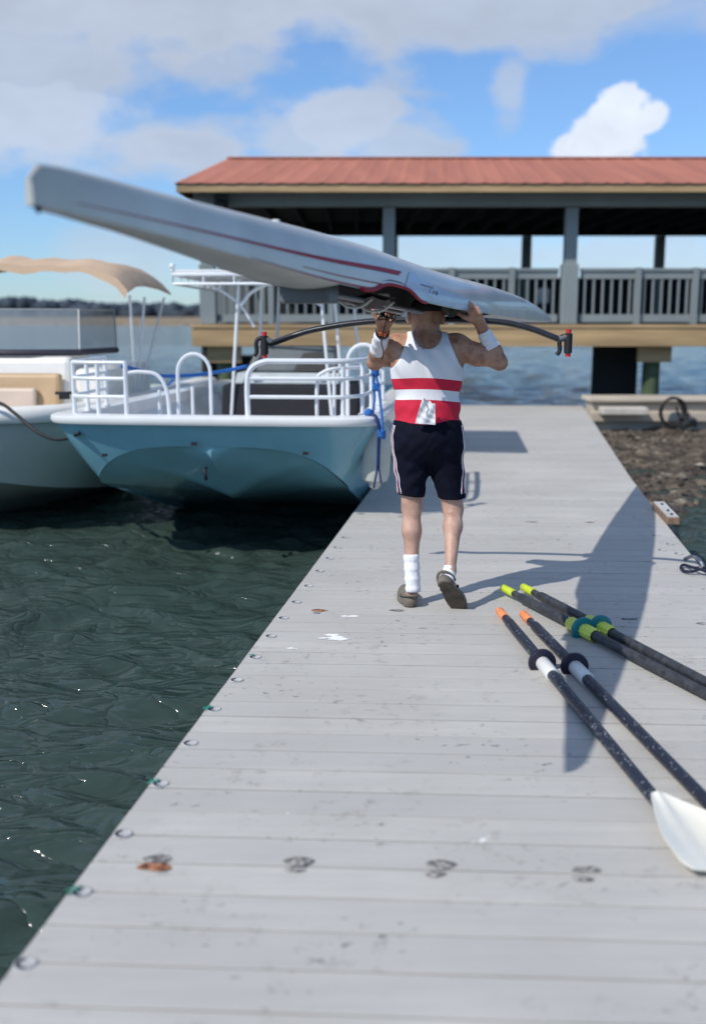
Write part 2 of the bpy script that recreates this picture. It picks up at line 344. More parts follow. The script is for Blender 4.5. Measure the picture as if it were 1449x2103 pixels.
# dock: edges through measured points
eL0 = gr(0, 2021); eL1 = gr(700, 1087); eR0 = gr(1226, 879); eR1 = gr(1439, 1166)
def lineX(a, b, y): return a[0]+(b[0]-a[0])*(y-a[1])/(b[1]-a[1])
LX = lambda y: lineX(eL0, eL1, y)
_rp = np.array([gr(a, b) for a, b in ((1195, 832), (1226, 879), (1292, 979), (1375, 1087), (1439, 1166))])[::-1]
def RX(y):
    if y <= _rp[0][1]: return lineX(_rp[0], _rp[2], y)
    return float(np.interp(y, _rp[:, 1], _rp[:, 0]))
DOCK_END = gr(1195, 832)[1]
def dock():
    mb = M_(); att = []; rng = random.Random(2)
    y = 0.6; sl = math.tan(R_(-2.9)); pitch = .168; i = 0
    while y < DOCK_END:
        g = .0075; y1 = min(y+pitch-g, DOCK_END)
        # board between skewed edges: corner y shifts with x by sl
        def pt(yy, side, z):
            x = (LX if side == 0 else RX)(yy); yy2 = yy+sl*(x-LX(yy)) ; x = (LX if side == 0 else RX)(yy2); return (x, yy2, z)
        dz = rng.uniform(-.0012, .0012); n = 9; top = []
        wv = [rng.uniform(-.0018, .0018) for _ in range(n)]
        for yy, e in ((y, 0), (y+.0025, 1), (y1-.0025, 1), (y1, 0)):
            a = np.array(pt(yy, 0, 0)); b = np.array(pt(yy, 1, 0))
            top.append([a+(b-a)*t+np.array([0, wv[k] if e == 0 else 0, dz-(0 if e else .0012)]) for k, t in enumerate(np.linspace(0, 1, n))])
        k0 = len(mb.f); mb.grid(top)
        bot = np.array(top[0]); b2 = bot.copy(); b2[:, 2] = -.07; mb.grid([b2, bot]); bot = np.array(top[-1]); b2 = bot.copy(); b2[:, 2] = -.07; mb.grid([bot, b2])
        att += [rng.random()]*(len(mb.f)-k0); y += pitch; i += 1
    # body under the boards
    k0 = len(mb.f)
    pl = [(LX(.3), .3), (RX(.3), .3), (RX(DOCK_END-.02), DOCK_END-.02), (LX(DOCK_END-.02), DOCK_END-.02)]
    e = .003
    ys_ = np.linspace(.3, DOCK_END-.02, 60); mb.grid([[(LX(y_)+e, y_, -.06) for y_ in ys_], [(RX(y_)-e, y_, -.06) for y_ in ys_]], 1)
    mb.add([(LX(DOCK_END)+e, DOCK_END-.02, -.4), (RX(DOCK_END)-e, DOCK_END-.02, -.4), (RX(DOCK_END)-e, DOCK_END-.02, -.06), (LX(DOCK_END)+e, DOCK_END-.02, -.06)], [(0, 1, 2, 3)], 1)
    # side fascia
    for X_, s in ((LX, -1), (RX, 1)):
        ys_ = np.linspace(.3, DOCK_END, 60)
        mb.grid([[(X_(y_)+s*.004, y_, -.36) for y_ in ys_], [(X_(y_)+s*.004, y_, -.0035) for y_ in ys_]], 0)
    att += [.3]*(len(mb.f)-k0)
    dm = mat('dock_underside', (.06,.058,.05), .9)
    o = build(mb, 'dock', [dock_material(), dm], kind='structure', label='long pale grey boarded floating dock', recalc=False)
    a = o.data.attributes.new('board', 'FLOAT', 'FACE')
    if len(a.data) == len(att): a.data.foreach_set('value', att)
    # edge eyelets, each with a flat dark crescent on one side
    ring = mat('eyelet_ring', (.47,.465,.455), .75); hole = mat('eyelet_dark', (.03,.03,.035), .8); cord = mat('green_cord', (.02,.22,.16), .8)
    def eyelet(p, green, parent):
        px, py, _ = p; q = M_(); n = 20; r0, r1 = .031, .025
        P = [[(px+r*math.cos(a), py+r*math.sin(a), z) for a in np.linspace(0, 2*math.pi, n, endpoint=False)] for r, z in ((r0, .001), (r0-.006, .0035), (r1+.004, .0035), (r1, .0015), (.0, .0015))]
        q.grid(P, 0, True); e_ = build(q, 'eyelet', ring, parent, smooth=True)
        q = M_(); P = [[(px+r*math.cos(a), py+r*math.sin(a), .0028) for a in np.linspace(1.9, 4.9, 14)] for r in (.026, .015)]
        q.grid(P); build(q, 'recess', hole, e_)
        if green:
            q = M_()
            for k in range(5):
                a = rng.uniform(1.5, 4.2); q.tube([(px-.01, py, .008), (px-.008+.016*math.cos(a), py+.016*math.sin(a), .012), (px-.010+.036*math.cos(a), py+.03*math.sin(a), .006)], .0022, 5)
            build(q, 'cord_knot', cord, e_)
    edge_px = [(45,1980),(160,1833),(245,1713),(322,1610),(383,1527),(432,1457),(478,1397),(516,1350),(548,1307),(574,1270),(600,1237),(625,1204),(648,1173),(668,1147),(684,1125),(700,1104)]
    for k, (a_, b_) in enumerate(edge_px): eyelet(gr(a_+8, b_), k in (1, 3, 5, 7), o)
    for (a_, b_) in ((1350,1100),(1378,1118),(1396,1138),(1362,1130)): eyelet(gr(a_-4, b_), False, o)
    # lifting slots in pairs
    slot = mat('slot_dark', (.14,.13,.12), .9, var=.5, vs=60, stops=[(.38, (.10,.09,.085)), (.52, (.20,.19,.18)), (.60, (.40,.385,.36))]); rust = mat('slot_rust', (.36,.13,.05), .9, vs=50, stops=[(.4, (.10,.035,.02)), (.52, (.34,.12,.05)), (.62, (.44,.25,.15))])
    for (a_, b_, m_, w_) in ((325,1764,0,30),(318,1781,1,36),(615,1770,0,32),(605,1787,0,21),(905,1776,0,32),(893,1796,0,22),(1204,1786,0,30),(1195,1806,0,22),
                         (655,1254,1,17),(650,1259,0,9),(815,1254,0,16),(1290,1272,0,17),(1440,1281,0,13),(1090,1072,0,12),(1210,1073,0,11)):
        c = gr(a_, b_); s = (b_-645)*.985/1.6; hw = w_/s; q = M_(); n = 16
        hh = hw*.5; tz = .0022
        pts = [(c[0]+hw*math.cos(t)*(1+.1*math.sin(3*t+a_)), c[1]+hh*math.sin(t)*(1+.25*math.sin(2*t+b_)), tz) for t in np.linspace(0, 2*math.pi, n, endpoint=False)]
        ins = [(c[0]+(x-c[0])*.7, c[1]+(y_-c[1])*.6, .0045) for x, y_, z in pts]
        q.grid([pts, ins], 0, True); q.add(ins, [tuple(range(n))]); build(q, 'bolt_plate', rust if m_ else slot, o)
    # bird droppings that lie on the boards at known places
    dm2 = mat('bird_lime', (.85,.85,.84), .9, var=.05)
    rr = random.Random(9)
    for (a_, b_, w_) in ((680,1309,38),(718,1265,20),(600,1332,12),(885,1404,6)):
        c = gr(a_, b_); s = (b_-645)*.985/1.6; hw = w_/s; q = M_()
        for k in range(7 if w_ > 10 else 2):
            cx = c[0]+rr.uniform(-.7, .7)*hw; cy = c[1]+rr.uniform(-.4, .4)*hw; r = hw*rr.uniform(.2, .5); n = 18
            pts = [(cx+r*math.cos(t)*(1+.3*math.sin(5*t+k)+.15*math.sin(9*t)), cy+r*.6*math.sin(t)*(1+.3*math.sin(4*t+2*k)), .0019+k*.0002) for t in np.linspace(0, 2*math.pi, n, endpoint=False)]
            q.add(pts, [tuple(range(n))])
        build(q, 'dropping', dm2, o)
    return o
DOCK = dock()

def shore():
    mud = bpy.data.materials.new('oyster_mud'); mud.use_nodes = True; N, L, p = nodes(mud)
    tc = N.new('ShaderNodeTexCoord'); v = N.new('ShaderNodeTexVoronoi'); v.inputs['Scale'].default_value = 9; L.new(tc.outputs['Object'], v.inputs['Vector'])
    n = N.new('ShaderNodeTexNoise'); n.inputs['Scale'].default_value = 2.2; n.inputs['Detail'].default_value = 8; L.new(tc.outputs['Object'], n.inputs['Vector'])
    sc = N.new('ShaderNodeSeparateColor'); L.new(v.outputs['Color'], sc.inputs[0])
    ad = N.new('ShaderNodeMath'); ad.operation = 'MULTIPLY_ADD'; L.new(sc.outputs[0], ad.inputs[0]); ad.inputs[1].default_value = .35; L.new(n.outputs['Fac'], ad.inputs[2])
    cr = N.new('ShaderNodeValToRGB'); e = cr.color_ramp.elements; e.new(.5); e.new(.5)
    for q, (ps, c) in zip(e, ((.35, (.02,.015,.011)), (.6, (.07,.052,.037)), (.85, (.15,.12,.085)), (1.0, (.34,.30,.24)))): q.position = ps; q.color = (*c, 1)
    L.new(ad.outputs[0], cr.inputs[0]); L.new(cr.outputs[0], p.inputs['Base Color']); p.inputs['Roughness'].default_value = .8
    b = N.new('ShaderNodeBump'); b.inputs['Strength'].default_value = .9; b.inputs['Distance'].default_value = .05; L.new(v.outputs['Distance'], b.inputs['Height']); L.new(b.outputs[0], p.inputs['Normal'])
    rng = np.random.RandomState(11)
    nx, ny = 150, 170; P = np.zeros((ny, nx, 3)); ph = rng.uniform(0, 6.28, 12)
    for j, yy in enumerate(np.linspace(8.2, 18.6, ny)):
        for i, t in enumerate(np.linspace(0, 1, nx)):
            x = RX(yy)-.25+t*9
            d = x-RX(yy)
            # the bank narrows towards the camera and follows the dock
            wdt = .95*max(0, (yy-10.0))**.55
            far = max(0, min(1, (yy-13.8)/1.6))
            h = .22*(1-min(1, max(0, (d-wdt*.55)/(wdt*.5+.05)))) if wdt > 0 else 0
            h = max(h, .30*far); h -= .16
            h += .03*math.sin(3.1*x+ph[0])*math.sin(2.7*yy+ph[1])+.02*math.sin(8*x+ph[2]+2*math.sin(5*yy))+rng.uniform(-.014, .014)+.012*math.sin(17*x+9*yy)
            if yy < 10.4: h -= (10.4-yy)*.5
            P[j, i] = (x, yy, WZ+h)
    mb = M_(); mb.grid(P); build(mb, 'mud_bank', mud, kind='structure', smooth=True)
    # shells and stones scattered: ground cover
    mb = M_()
    for k in range(2600):
        j = rng.randint(0, ny); i = int(rng.uniform(0, 1)**1.3*nx*.8); q = P[j, i]
        if q[2] < WZ-.02: continue
        r = rng.uniform(.02, .06)*(2.2 if rng.uniform() < .07 else 1); a = rng.uniform(0, 6.28, 8)
        c = np.array(q)+[rng.uniform(-.05, .05), rng.uniform(-.05, .05), r*.2]
        V = [c+[r*math.cos(t)*rng.uniform(.6, 1.1), r*math.sin(t)*rng.uniform(.6, 1.1), rng.uniform(-.2, .2)*r] for t in np.linspace(0, 6.28, 6, endpoint=False)]+[c+[0, 0, r*rng.uniform(.4, .9)]]
        mb.add(V, [(m, (m+1) % 6, 6) for m in range(6)])
    build(mb, 'oyster_shells', mud, kind='stuff', label='brown oyster shells and stones strewn over the mud bank beside the dock', cat='shells')
    # tan float / bulkhead at the head of the bank
    conc = mat('weathered_timber', (.50,.43,.34), .85, var=.22, vs=2.2, bump=.3, bs=12, stretch=(.3, 1, 2.5))
    Yf = 17.9; x0 = (1212-724.5)/F_PX*Yf+.0
    mb = M_(); mb.box((x0+.02, Yf+.03, -.75), (x0+9, Yf+.5, .16))
    t = thing('bulkhead', (x0+4, Yf, -.45), 'low weathered tan timber bulkhead at the head of the mud bank', 'bulkhead')
    build(mb, 'wall', conc, t, bevel=.02)
    mb = M_(); mb.box((x0-.04, Yf-.07, .165), (x0+9.05, Yf+.62, .235)); build(mb, 'cap_board', conc, t, bevel=.015)
    mb = M_(); mb.box((x0-.02, Yf-.09, -.16), (x0+9.02, Yf+.025, .0)); build(mb, 'wale', conc, t, bevel=.015)
    wm = mat('pale_block', (.55,.50,.43), .8); mb = M_(); mb.box((x0+.1, Yf-.42, -.02), (x0+.85, Yf-.1, .1)); 
    build(mb, 'timber_block', wm, smooth=False, bevel=.02, label='short pale timber block lying against the left end of the bulkhead', cat='block')
    # coil of hose and tyre leaning on it
    mb = M_(); c = np.array([(1378-724.5)/F_PX*17.7, 17.68, .02]); pts = [c+[.17*math.cos(a)*(1+.02*a), -.005*a, .23*math.sin(a)] for a in np.linspace(0, 6*math.pi, 90)]
    mb.tube(pts, .022, 8); build(mb, 'rope_coil', black, smooth=True, label='dark rope coil hanging over the tan bulkhead', cat='rope coil')
    mb = M_(); c = np.array([(1412-724.5)/F_PX*17.5, 17.5, -.2]); pts = [c+[.13*math.cos(a), .10*math.sin(a), .02*math.sin(3*a)+.02*a/3] for a in np.linspace(0, 5*math.pi, 70)]
    mb.tube(pts, .026, 8); mb.tube(spline([pts[-1], c+[-.1, .12, .12], c+[-.16, .15, .3]]), .02, 6); build(mb, 'rope_heap', black, smooth=True, label='small dark heap of rope on the mud under the hanging coil', cat='rope')
shore()

def dock_bits():
    wood = mat('cleat_wood', (.22,.14,.09), .8, var=.3, vs=20, stretch=(1, 6, 1)); gal = mat('pale_paint', (.5,.49,.47), .6)
    a = gr(1336, 1044); b = gr(1366, 1078)
    mb = M_(); d = b-a; d /= np.linalg.norm(d); n = np.array([-d[1], d[0], 0]); n = n if n[0] > 0 else -n
    c = (a+b)/2+n*.055+[0, 0, .03]; L = np.linalg.norm(b-a)/2
    t = thing('corner_block', (c[0], c[1], 0), 'brown wooden block with a pale bolted plate on the right dock edge', 'block')
    mb.obox(c, d, n, (0, 0, 1), L, .05, .028); build(mb, 'block', wood, t, bevel=.006)
    mb = M_(); mb.obox(c+[0, 0, .031], d, n, (0, 0, 1), L*.94, .042, .003); build(mb, 'plate', gal, t)
    for k in (-.5, .3, .75):
        mb = M_(); q = c+d*L*k+[0, 0, .034]; mb.tube([q, q+[0, 0, .012]], .011, 8); build(mb, 'bolt', black, t)
    # rope eye
    pts = spline([gr(1449, 1172, .02)+[.25, 0, -.1], gr(1445, 1171, .03), gr(1420, 1174, .02), gr(1402, 1172, .018), gr(1397, 1165, .018), gr(1403, 1160, .018), gr(1420, 1165, .03), gr(1444, 1172, .035), gr(1449, 1174, .03)+[.25, 0, -.12]], 7)
    mb = M_(); mb.tube(pts, .0095, 8); build(mb, 'mooring_line', navyrope, smooth=True, label='short navy rope with an eye lying over the right dock edge', cat='rope')
    pts = spline([gr(1405, 1148, .01), gr(1420, 1143, .05), gr(1435, 1150, .05), gr(1443, 1165, .01)], 6)
    mb = M_(); mb.tube(pts, .012, 8); build(mb, 'grab_loop', mat('grey_metal', (.35,.35,.36), .4, .8), smooth=True, label='small grey metal loop on the right dock edge behind the navy rope', cat='dock ring')
dock_bits()

# ------------------------------------------------------------------ pavilion on its pier
def pavilion():
    gp = mat('grey_green_paint', (.235,.265,.262), .6, var=.1, vs=1.5, stretch=(1, 1, .4)); tan = mat('treated_timber', (.43,.29,.145), .7, var=.28, vs=3, bump=.3, bs=10, stretch=(.25, 1, 3))
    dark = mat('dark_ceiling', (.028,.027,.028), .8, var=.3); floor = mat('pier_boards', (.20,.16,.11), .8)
    scr = mat('dark_screen', (.02,.022,.028), .9); red = mat('red_metal_roof', (.42,.145,.085), .65, var=.18, vs=.7, stretch=(3, .3, 1))
    Yf, Yb = 20.0, 27.5; x0 = (420-724.5)/F_PX*Yf; x1 = 12.6; fz = 1.42
    t = thing('pavilion', (x0+6, 23.7, WZ), 'grey-green open pavilion with a red metal roof standing on a tan timber pier', 'pavilion')
    mb = M_(); mb.box((x0-.15, Yf-.02, fz-.08), (x1, Yb+.3, fz)); build(mb, 'floor', floor, t)
    mb = M_(); mb.box((x0-.18, Yf-.14, 1.02), (x1, Yf-.03, 1.345)); mb.box((x0-.18, Yf-.16, 1.352), (x1, Yf-.03, 1.41)); build(mb, 'rim_beam', tan, t, bevel=.008)
    mb = M_(); mb.box((x0-.16, Yf-.02, 1.04), (x0-.05, Yb+.3, 1.33)); build(mb, 'side_beam', tan, t)
    for xx in np.arange(x0+1.2, x1, 1.6):
        pass
    mb = M_()
    for xx in np.arange(x0+.1, x1, .6): mb.box((xx, Yf, 1.1), (xx+.05, Yb, 1.335))
    build(mb, 'joists', tan, t)
    xs = [x0+.11+3.31*k for k in range(5)]
    for xx in xs:
        mb = M_(); mb.box((xx-.11, Yf-.0, 1.425), (xx+.11, Yf+.22, 3.50)); mb.box((xx-.145, Yf-.025, 1.425), (xx+.145, Yf+.245, 2.50)); build(mb, 'post', gp, t, bevel=.01)
        mb = M_(); mb.box((xx-.11+.35, Yb-.2, 1.425), (xx+.11+.35, Yb, 3.50)); build(mb, 'post', gp, t)
    for xx in (x0+.13,):
        for yy in (22.5, 25):
            mb = M_(); mb.box((xx-.11, yy, 1.425), (xx+.11, yy+.22, 3.50)); build(mb, 'post', gp, t)
    # beams
    mb = M_(); mb.box((x0-.1, Yf-.03, 3.515), (x1, Yf+.25, 3.80)); mb.box((x0-.1, Yf-.06, 3.68), (x1, Yf-.035, 3.80)); build(mb, 'front_beam', gp, t, bevel=.01)
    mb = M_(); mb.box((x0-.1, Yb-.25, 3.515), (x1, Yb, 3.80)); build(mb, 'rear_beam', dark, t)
    mb = M_()
    mb.box((x0-.08, Yf+.26, 3.53), (x0+.15, Yb-.26, 3.79)); 
    for xx in np.arange(x0+1.0, x1, .61): mb.box((xx, Yf+.26, 3.60), (xx+.05, Yb-.26, 3.78))
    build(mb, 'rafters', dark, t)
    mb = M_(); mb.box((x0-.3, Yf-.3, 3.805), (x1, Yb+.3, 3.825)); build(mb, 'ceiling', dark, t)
    # roof
    ex0 = (372-724.5)/F_PX*19.3; eY = 19.3; rY = 23.75; rx0 = (478-724.5)/F_PX*rY; bY = 28.2; ez = 3.80; rz = 4.82
    mb = M_(); nseg = 46; xsn = np.linspace(0, 1, nseg*4+1)
    def strip(y0, z0, xa0, y1, z1, xa1):
        P = [[], []]
        for k in range(nseg*4+1):
            u = k/(nseg*4); rib = .011 if k % 4 == 1 else 0
            P[0].append((xa0+(x1+.5-xa0)*u, y0, z0+.03+rib)); P[1].append((xa1+(x1+.5-xa1)*u, y1, z1+.03+rib))
        mb.grid(P)
    strip(eY-.03, ez, ex0, rY, rz, rx0); strip(rY, rz, rx0, bY, ez, ex0)
    mb.add([(ex0, eY-.03, ez+.03), (rx0, rY, rz+.03), (ex0, bY, ez+.03)], [(0, 1, 2)])
    mb.box((rx0, rY-.12, rz+.03), (x1+.5, rY+.12, rz+.055)); build(mb, 'roof', red, t)
    mb = M_(); mb.box((ex0+.03, eY, 3.69), (x1+.5, eY+.04, 3.82)); mb.box((ex0+.03, eY+.045, 3.69), (ex0+.07, bY, 3.82)); build(mb, 'fascia', tan, t)
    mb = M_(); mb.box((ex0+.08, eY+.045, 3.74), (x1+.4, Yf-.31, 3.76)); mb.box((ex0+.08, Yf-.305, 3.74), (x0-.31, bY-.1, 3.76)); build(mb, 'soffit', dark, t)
    mb = M_(); c = (x0+.45, Yf-.3, 3.72); mb.box((c[0]-.13, c[1]-.1, 3.42), (c[0]+.1, c[1]+.1, 3.68)); mb.ball((c[0], c[1]-.08, 3.5), .1); build(mb, 'floodlight', black, t)
    # railings: each bay a part, its balusters inside
    def rail(xa, xb, Y, m_, step=.142, name='railing'):
        q = M_(); q.box((xa, Y+.02, 2.38), (xb, Y+.16, 2.43)); q.box((xa, Y+.05, 2.24), (xb, Y+.11, 2.375)); q.box((xa, Y+.05, 1.46), (xb, Y+.11, 1.60))
        n = max(2, int((xb-xa)/step)); 
        for k in range(n): xx = xa+(k+.5)*(xb-xa)/n; q.box((xx-.017, Y+.06, 1.601), (xx+.017, Y+.10, 2.239))
        build(q, name, m_, t)
    for a, b in zip(xs[:-1], xs[1:]):
        sub = [a+.15, a+1.25, a+2.30, b-.15] if a > 3 else [a+.15, a+1.15, a+2.25, b-.15]
        for u, v in zip(sub[:-1], sub[1:]): rail(u+.055, v-.055, Yf+.02, gp)
        for u in sub[1:-1]: mb = M_(); mb.box((u-.052, Yf+.01, 1.425), (u+.052, Yf+.2, 2.44)); build(mb, 'railing_post', gp, t)
    mb = M_(); mb.box((xs[0]-.03, Yf+.3, 2.38), (xs[0]+.1, Yb-.3, 2.43)); mb.box((xs[0], Yf+.3, 1.46), (xs[0]+.06, Yb-.3, 1.6))
    for yy in np.arange(Yf+.4, Yb-.3, .16): mb.box((xs[0]+.01, yy, 1.601), (xs[0]+.05, yy+.04, 2.379))
    build(mb, 'side_railing', gp, t)
    mb = M_(); mb.box((x0, Yb-.1, 1.43), (x1, Yb-.05, 2.5)); build(mb, 'rear_screen', scr, t)
    # piles
    pile = mat('green_pile', (.07,.10,.05), .8, var=.4, vs=3); near_black = mat('near_black_pile', (.012,.012,.012), .9)  # green for the front piles, near-black for cribs and remaining piles
    for (px, Y, r, m_) in ((1331, 20.4, .17, pile), (468, 20.3, .17, pile), (432, 20.9, .15, near_black), (1331, 26.8, .2, near_black), (880, 24.5, .2, near_black), (470, 27, .2, near_black)):
        xx = (px-724.5)/F_PX*Y; mb = M_(); mb.tube([(xx, Y, -1.2), (xx, Y, .7), (xx, Y, 1.015)], [r, r*.95, r*.93], 16); build(mb, 'pile', m_, t, smooth=40)
        if Y < 21 and m_ is pile: mb = M_(); mb.box((xx-.33, Y-.26, .72), (xx+.30, Y-.18, 1.01)); build(mb, 'cap_beam', tan, t); 
    mb = M_(); xa = (1222-724.5)/F_PX*20.8; xb = (1303-724.5)/F_PX*20.8; mb.box((xa, 20.8, -1.0), (xb, 21.3, 1.015)); build(mb, 'crib', near_black, t)
    mb = M_(); xa = (405-724.5)/F_PX*20.6; mb.box((xa, 21.4, -1.0), (xa+.9, 23, 0.75)); build(mb, 'crib', near_black, t)
    # things on the deck
    wb = mat('white_tub', (.7,.7,.72), .4); xx = (1107-724.5)/F_PX*20.8
    mb = M_(); mb.tube([(xx, 20.8, 1.80), (xx, 20.8, 1.82), (xx, 20.8, 2.06), (xx, 20.8, 2.10)], [.09, .11, .12, .07], 14)
    q = build(mb, 'water_jug', wb, smooth=40, label='white drum-shaped jug on a dark stand behind the pavilion railing', cat='jug')
    mb = M_(); mb.box((xx-.35, 20.6, 1.74), (xx+.35, 21.0, 1.795)); 
    for dx in (-.31, .31):
        for dy in (20.63, 20.95): mb.box((xx+dx-.02, dy, 1.425), (xx+dx+.02, dy+.04, 1.739))
    build(mb, 'low_stand', black, label='low dark stand under the white jug on the pavilion floor', cat='stand')
pavilion()

# ------------------------------------------------------------------ motor boats
def outline(w, Lf, L, n, na=26, ns=12, wt=.97):
    """half plan outline from bow centre aft (x>=0)"""
    out = []
    for a in np.linspace(0, math.pi/2, na):
        out.append((w*math.sin(a)**(2/n), Lf*(1-math.cos(a)**(2/n))))
    for k in range(1, ns+1): u = k/ns; out.append((w*(1-(1-wt)*u*u), Lf+(L-Lf)*u))
    return out
def make_hull(root, xf, m_hull, m_deck, gw, cw, Lf, L, ng, nc, zg, zc, zk, over, rim=.05, inner=.10, floor_z=None, rim_h=.05, levels=6, bow_in=.12):
    """xf maps local (x lateral, y aft, z above water) to world"""
    G = outline(gw, Lf, L, ng); C = outline(cw, Lf*.95, L-over*.2, nc); n = len(G)
    full = [(-x, y) for x, y in G[::-1]]+G[1:]; fullc = [(-x, y) for x, y in C[::-1]]+C[1:]
    mb = M_(); rows = []
    for k in range(levels+1):
        u = k/levels; row = []
        for (gx, gy), (cx, cy) in zip(full, fullc):
            s = min(1, gy/L); z0 = zg(s); z1 = zc(s, abs(cx)/cw); e = u**1.25
            row.append(xf(gx+(cx-gx)*e, gy+over*(1-s)*0+(cy+bow_in-gy)*e, z0+(z1-z0)*u))
        rows.append(row)
    mb.grid(rows)
    # bottom
    rows = []; m = len(fullc); h = m//2
    for i in range(h+1):
        l = fullc[h-i]; r = fullc[h+i]; s = min(1, l[1]/L); zl = zc(s, abs(l[0])/cw); q = i/h
        ky = bow_in+over*min(1, q*1.25)**1.3 if i < h*.85 else None
        ky = max(l[1]+bow_in, ky) if ky is not None else l[1]+bow_in
        kz = zk(min(1, ky/L)); row = []
        for t in np.linspace(-1, 1, 17):
            a = abs(t); X = l[0]*a*(-1 if t > 0 else 1); Yv = (l[1]+bow_in)*a+ky*(1-a); Z = zl*a+kz*(1-a)+.05*math.sin(a*math.pi)*(1-q)
            row.append(xf(X, Yv, Z))
        rows.append(row)
    mb.grid(rows)
    l = full[0]; tr = [xf(x, y, z) for (x, y), z in ((full[0], zg(1)), (full[-1], zg(1)), (fullc[-1], zc(1, 1)), (fullc[0], zc(1, 1)))]
    mb.add(tr, [(0, 1, 2, 3)])
    hull = build(mb, 'hull', m_hull, root, smooth=35)
    # gunwale rim + coaming + floor
    mb = M_(); prof = [(.035, -.03), (.055, 0.0), (.045, rim_h*.7), (.0, rim_h), (-rim-.06, rim_h+.004), (-inner-.04, rim_h-.01), (-inner-.05, -.1)]
    def offs(d):
        out = []
        for i, (x, y) in enumerate(full):
            a = full[max(0, i-1)]; b = full[min(len(full)-1, i+1)]; tx, ty = b[0]-a[0], b[1]-a[1]; ln = math.hypot(tx, ty)+1e-9
            nx, ny = ty/ln, -tx/ln
            out.append((x+nx*d, y+ny*d))
        return out
    rows = []
    for d, dz in prof:
        rows.append([xf(x, y, zg(min(1, max(0, fy)/L))+dz) for (x, y), (fx, fy) in zip(offs(d), full)])
    mb.grid(rows); build(mb, 'gunwale', m_deck, root, smooth=50)
    mb = M_(); inn = offs(-inner-.05); fl = [(x*.80, y*.70+1.7) for x, y in inn]; mb.add([xf(x, y, floor_z) for x, y in fl], [tuple(range(len(fl)))])
    mb.grid([[xf(x, y, zg(min(1, fy/L))-.08) for (x, y), (_, fy) in zip(inn, full)], [xf(x, y, floor_z) for x, y in fl]])
    build(mb, 'deck', m_deck, root, smooth=30)
    return full, offs

